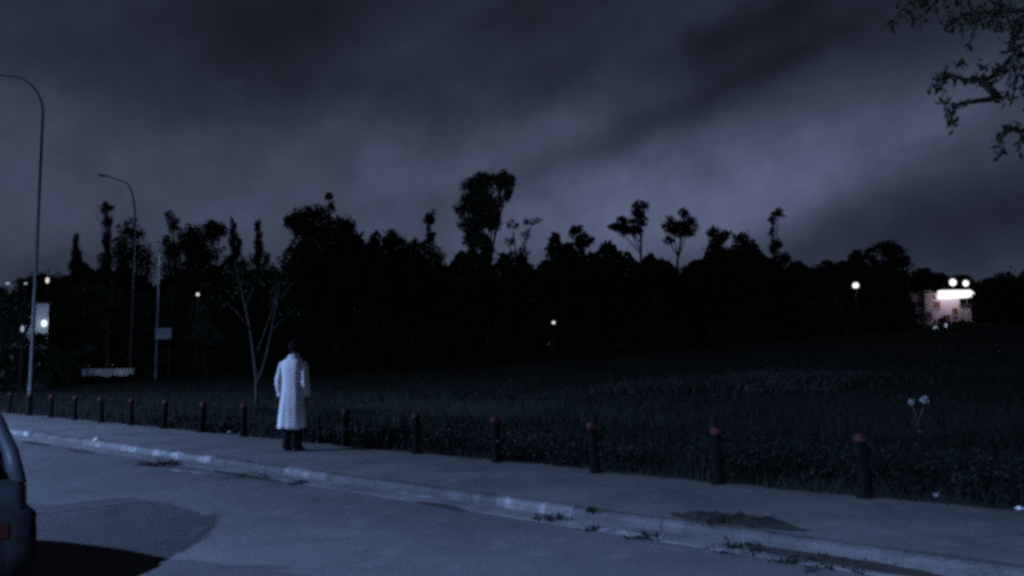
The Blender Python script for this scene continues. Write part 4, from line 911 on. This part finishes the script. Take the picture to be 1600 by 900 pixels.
tmp = bpy.data.objects.new('body_skeleton', me); COL.objects.link(tmp)
md = tmp.modifiers.new('skin', 'SKIN')
for i, sv in enumerate(me.skin_vertices[0].data): sv.radius = R_[i] if isinstance(R_[i], tuple) else (R_[i], R_[i]); sv.use_root = (i == 0)
sb = tmp.modifiers.new('sub', 'SUBSURF'); sb.levels = 1; sb.render_levels = 1
dg = bpy.context.evaluated_depsgraph_get(); me2 = bpy.data.meshes.new_from_object(tmp.evaluated_get(dg))
bmh = bmesh.new(); bmh.from_mesh(me2)
def head_ball(c, r, sq):
    mm = Matrix.Translation(c) @ Matrix.Diagonal((*[r * q_ for q_ in sq], 1)); bmesh.ops.create_icosphere(bmh, subdivisions=3, radius=1, matrix=mm)
HC = Vector((0, .022, 1.715))
head_ball(HC + Vector((0, -.008, .018)), .1, (.78, .98, .98)); head_ball(HC + Vector((0, .022, -.045)), .1, (.60, .72, .72))   # skull, jaw
head_ball(HC + Vector((0, .105, -.022)), .02, (.75, .95, 1.3)); head_ball(HC + Vector((0, .098, .012)), .014, (.7, .7, 1.8))      # nose
head_ball(HC + Vector((0, .090, -.064)), .02, (1.2, .55, .35)); head_ball(HC + Vector((0, .078, -.098)), .022, (1.1, .8, .7))     # mouth, chin
for sx in (-1, 1):
    head_ball(HC + Vector((sx * .080, -.004, -.012)), .03, (.3, .65, 1.05))        # ears
    head_ball(HC + Vector((sx * .032, .082, .030)), .02, (1.2, .5, .4)); head_ball(HC + Vector((sx * .045, .068, -.022)), .024, (1, .7, .8))  # brow, cheek
bmh.to_mesh(me2); bmh.free(); bpy.data.objects.remove(tmp)
tmp = bpy.data.objects.new('body', me2); COL.objects.link(tmp); rmd = tmp.modifiers.new('remesh', 'REMESH'); rmd.mode = 'VOXEL'; rmd.voxel_size = .0065
smd = tmp.modifiers.new('smooth', 'SMOOTH'); smd.iterations = 2; smd.factor = .4
dg = bpy.context.evaluated_depsgraph_get(); me3 = bpy.data.meshes.new_from_object(tmp.evaluated_get(dg)); bpy.data.objects.remove(tmp)
me3.materials.clear(); me3.materials.append(MT['skin']); me3.polygons.foreach_set('use_smooth', [True] * len(me3.polygons))
bodyo = put('body', me3, per)
for sx in (-1, 1):
    MB().ball(HC + Vector((sx * .032, .083, .008)), .0125, 10, 8).build('eye', MT['flower'], per, True)
    MB().ball(HC + Vector((sx * .032, .0915, .008)), .006, 8, 6).build('iris', MT['hair'], per.children[-1], True)
# hair: a cap with uneven strands
hb = MB(); hb.ball(HC + Vector((0, -.018, .026)), .108, 22, 14, (.86, 1.0, 1.0))
hb.v = [(x * (1 + random.uniform(-.03, .03)), (y if y < HC.y + .055 or z > HC.z + .06 else HC.y + .055), z if z > HC.z - .07 else HC.z - .07 + random.uniform(-.02, .015)) for x, y, z in hb.v]
ho = hb.build('hair', MT['hair'], per, True)
pts = RNG.normal(size=(600, 3)); pts /= np.linalg.norm(pts, axis=1)[:, None]; pts = pts[(pts[:, 1] < .45) | (pts[:, 2] > .45)]; pts = pts[pts[:, 2] > -.65]
vv, q = leaves(np.array(HC + Vector((0, -.018, .026))) + pts * np.array([.092, .108, .108]), .045, .25, .7); put('strands', np_mesh('strands', vv, q, MT['hair']), ho)
# coat: a lofted shell with pleats that deepen towards the hem
def coat_ring(z, rx, ry, cx, cy_, fold, n=96, ph=0.0):
    out_ = []
    for k_ in range(n):
        a = 2 * PI * k_ / n
        f = 1 + fold * .75 * (0.45 * math.sin(6 * a + 1.1 + .9 * math.sin(2 * a + z)) + .30 * math.sin(11 * a + 2.3 + z * 2.5 + math.sin(3 * a)) + .55 * math.sin(3 * a + z * 2.6 + ph)) + .012 * math.sin(z * 17 + 2 * a) * math.sin(4 * a + z * 5)
        sq = 1.0 / ((abs(math.cos(a)) ** 2.6 + abs(math.sin(a)) ** 2.6) ** (1 / 2.6))
        out_.append((cx + rx * f * sq * math.cos(a), cy_ + ry * f * sq * math.sin(a), z + .012 * fold * 8 * math.sin(3 * a + 1)))
    return out_
CR = [(1.555, .074, .070, 0, -.005, 0), (1.535, .090, .082, 0, -.01, 0), (1.515, .135, .098, 0, -.015, .004), (1.49, .185, .115, 0, -.015, .008), (1.44, .214, .128, 0, -.012, .014), (1.36, .216, .142, 0, -.01, .02), (1.25, .205, .148, 0, -.005, .025),
      (1.12, .193, .148, 0, 0, .03), (1.0, .198, .156, 0, .0, .04), (.85, .214, .170, -.005, .0, .055), (.70, .226, .182, -.01, 0, .07), (.55, .238, .190, -.015, 0, .085), (.42, .250, .198, -.02, 0, .095), (.365, .254, .20, -.022, 0, .10)]
CR = [(z, rx * (.90 if z < 1.5 else .97), ry, cx, cy_, f) for z, rx, ry, cx, cy_, f in CR]
outer = [coat_ring(*c) for c in CR]; inner = [coat_ring(c[0], c[1] - .012, c[2] - .012, c[3], c[4], c[5]) for c in reversed(CR)]
cm = MB(); cm.loft(outer + inner, cap=False); nR = len(outer) * 2; nn_ = 96
for k_ in range(nn_): cm.f.append(((nR - 1) * nn_ + k_, (nR - 1) * nn_ + (k_ + 1) % nn_, (k_ + 1) % nn_, k_))
coat = cm.build('coat', MT['coat'], per, True)
for sx in (-1, 1):
    out = .242 if sx < 0 else .225
    ctr = [(sx * .135, -.01, 1.478), (sx * .175, -.015, 1.44), (sx * .203, -.02, 1.35), (sx * (out - .005), -.03, 1.22), (sx * (out + .005), -.03, 1.13), (sx * (out + .005), .0, 1.02), (sx * out, .035, .93), (sx * out, .05, .885)]
    rad = [.052, .072, .078, .075, .074, .073, .071, .075]; rings = []
    for (c, r) in zip(ctr, rad):
        rings.append([(c[0] + r * (1 + .07 * math.sin(4 * a + c[2] * 21) + .05 * math.sin(7 * a - c[2] * 30)) * math.cos(a) * .92, c[1] + r * (1 + .07 * math.sin(4 * a + c[2] * 21) + .05 * math.sin(7 * a - c[2] * 30)) * math.sin(a), c[2] + .012 * math.sin(a * 2 + c[2] * 9)) for a in [2 * PI * k_ / 28 for k_ in range(28)]])
    c = ctr[-1]; rings.append([(c[0] + .058 * math.cos(2 * PI * k_ / 28), c[1] + .060 * math.sin(2 * PI * k_ / 28), c[2] + .02) for k_ in range(28)])
    MB().loft(rings).build('sleeve', MT['coat'], coat, True)
clr = MB(); rg = []
for z, r, q_ in [(1.535, .088, 1), (1.575, .075, 1), (1.592, .074, 1), (1.580, .083, 1), (1.545, .108, 1), (1.530, .118, 1)]:
    rg.append([(r * math.cos(2 * PI * k_ / 28), -.004 + r * .95 * math.sin(2 * PI * k_ / 28), z - (.03 if math.sin(2 * PI * k_ / 28) > .6 else 0)) for k_ in range(28)])
clr.loft(rg, cap=False).build('collar', MT['coat'], coat, True)
for sx in (-1, 1):
    rings = []
    for z, r, ox, oy in [(.95, .10, .08, 0), (.75, .096, .08, .005), (.55, .092, .079, .01), (.40, .090, .078, .0), (.22, .090, .078, -.012), (.10, .093, .079, -.012), (.045, .096, .080, -.005)]:
        rings.append([(sx * ox + r * (1 + .06 * math.sin(5 * a + z * 25) + .04 * math.sin(9 * a - z * 31)) * math.cos(a) * .96, oy + r * (1 + .06 * math.sin(5 * a + z * 25)) * math.sin(a) * 1.05, z) for a in [2 * PI * k_ / 24 for k_ in range(24)]])
    MB().loft(rings).build('trouser_leg', MT['trousers'], per, True)
    rings = []
    for y, w_, h_ in [(-.095, .025, .05), (-.08, .040, .075), (-.03, .044, .095), (.05, .047, .085), (.13, .052, .062), (.19, .045, .050), (.225, .022, .035)]:
        rings.append([(sx * .088 + w_ * math.cos(2 * PI * k_ / 14), y, max(.004, h_ * .5 + h_ * .52 * math.sin(2 * PI * k_ / 14))) for k_ in range(14)])
    MB().loft(rings).build('shoe', MT['shoe'], per, True)
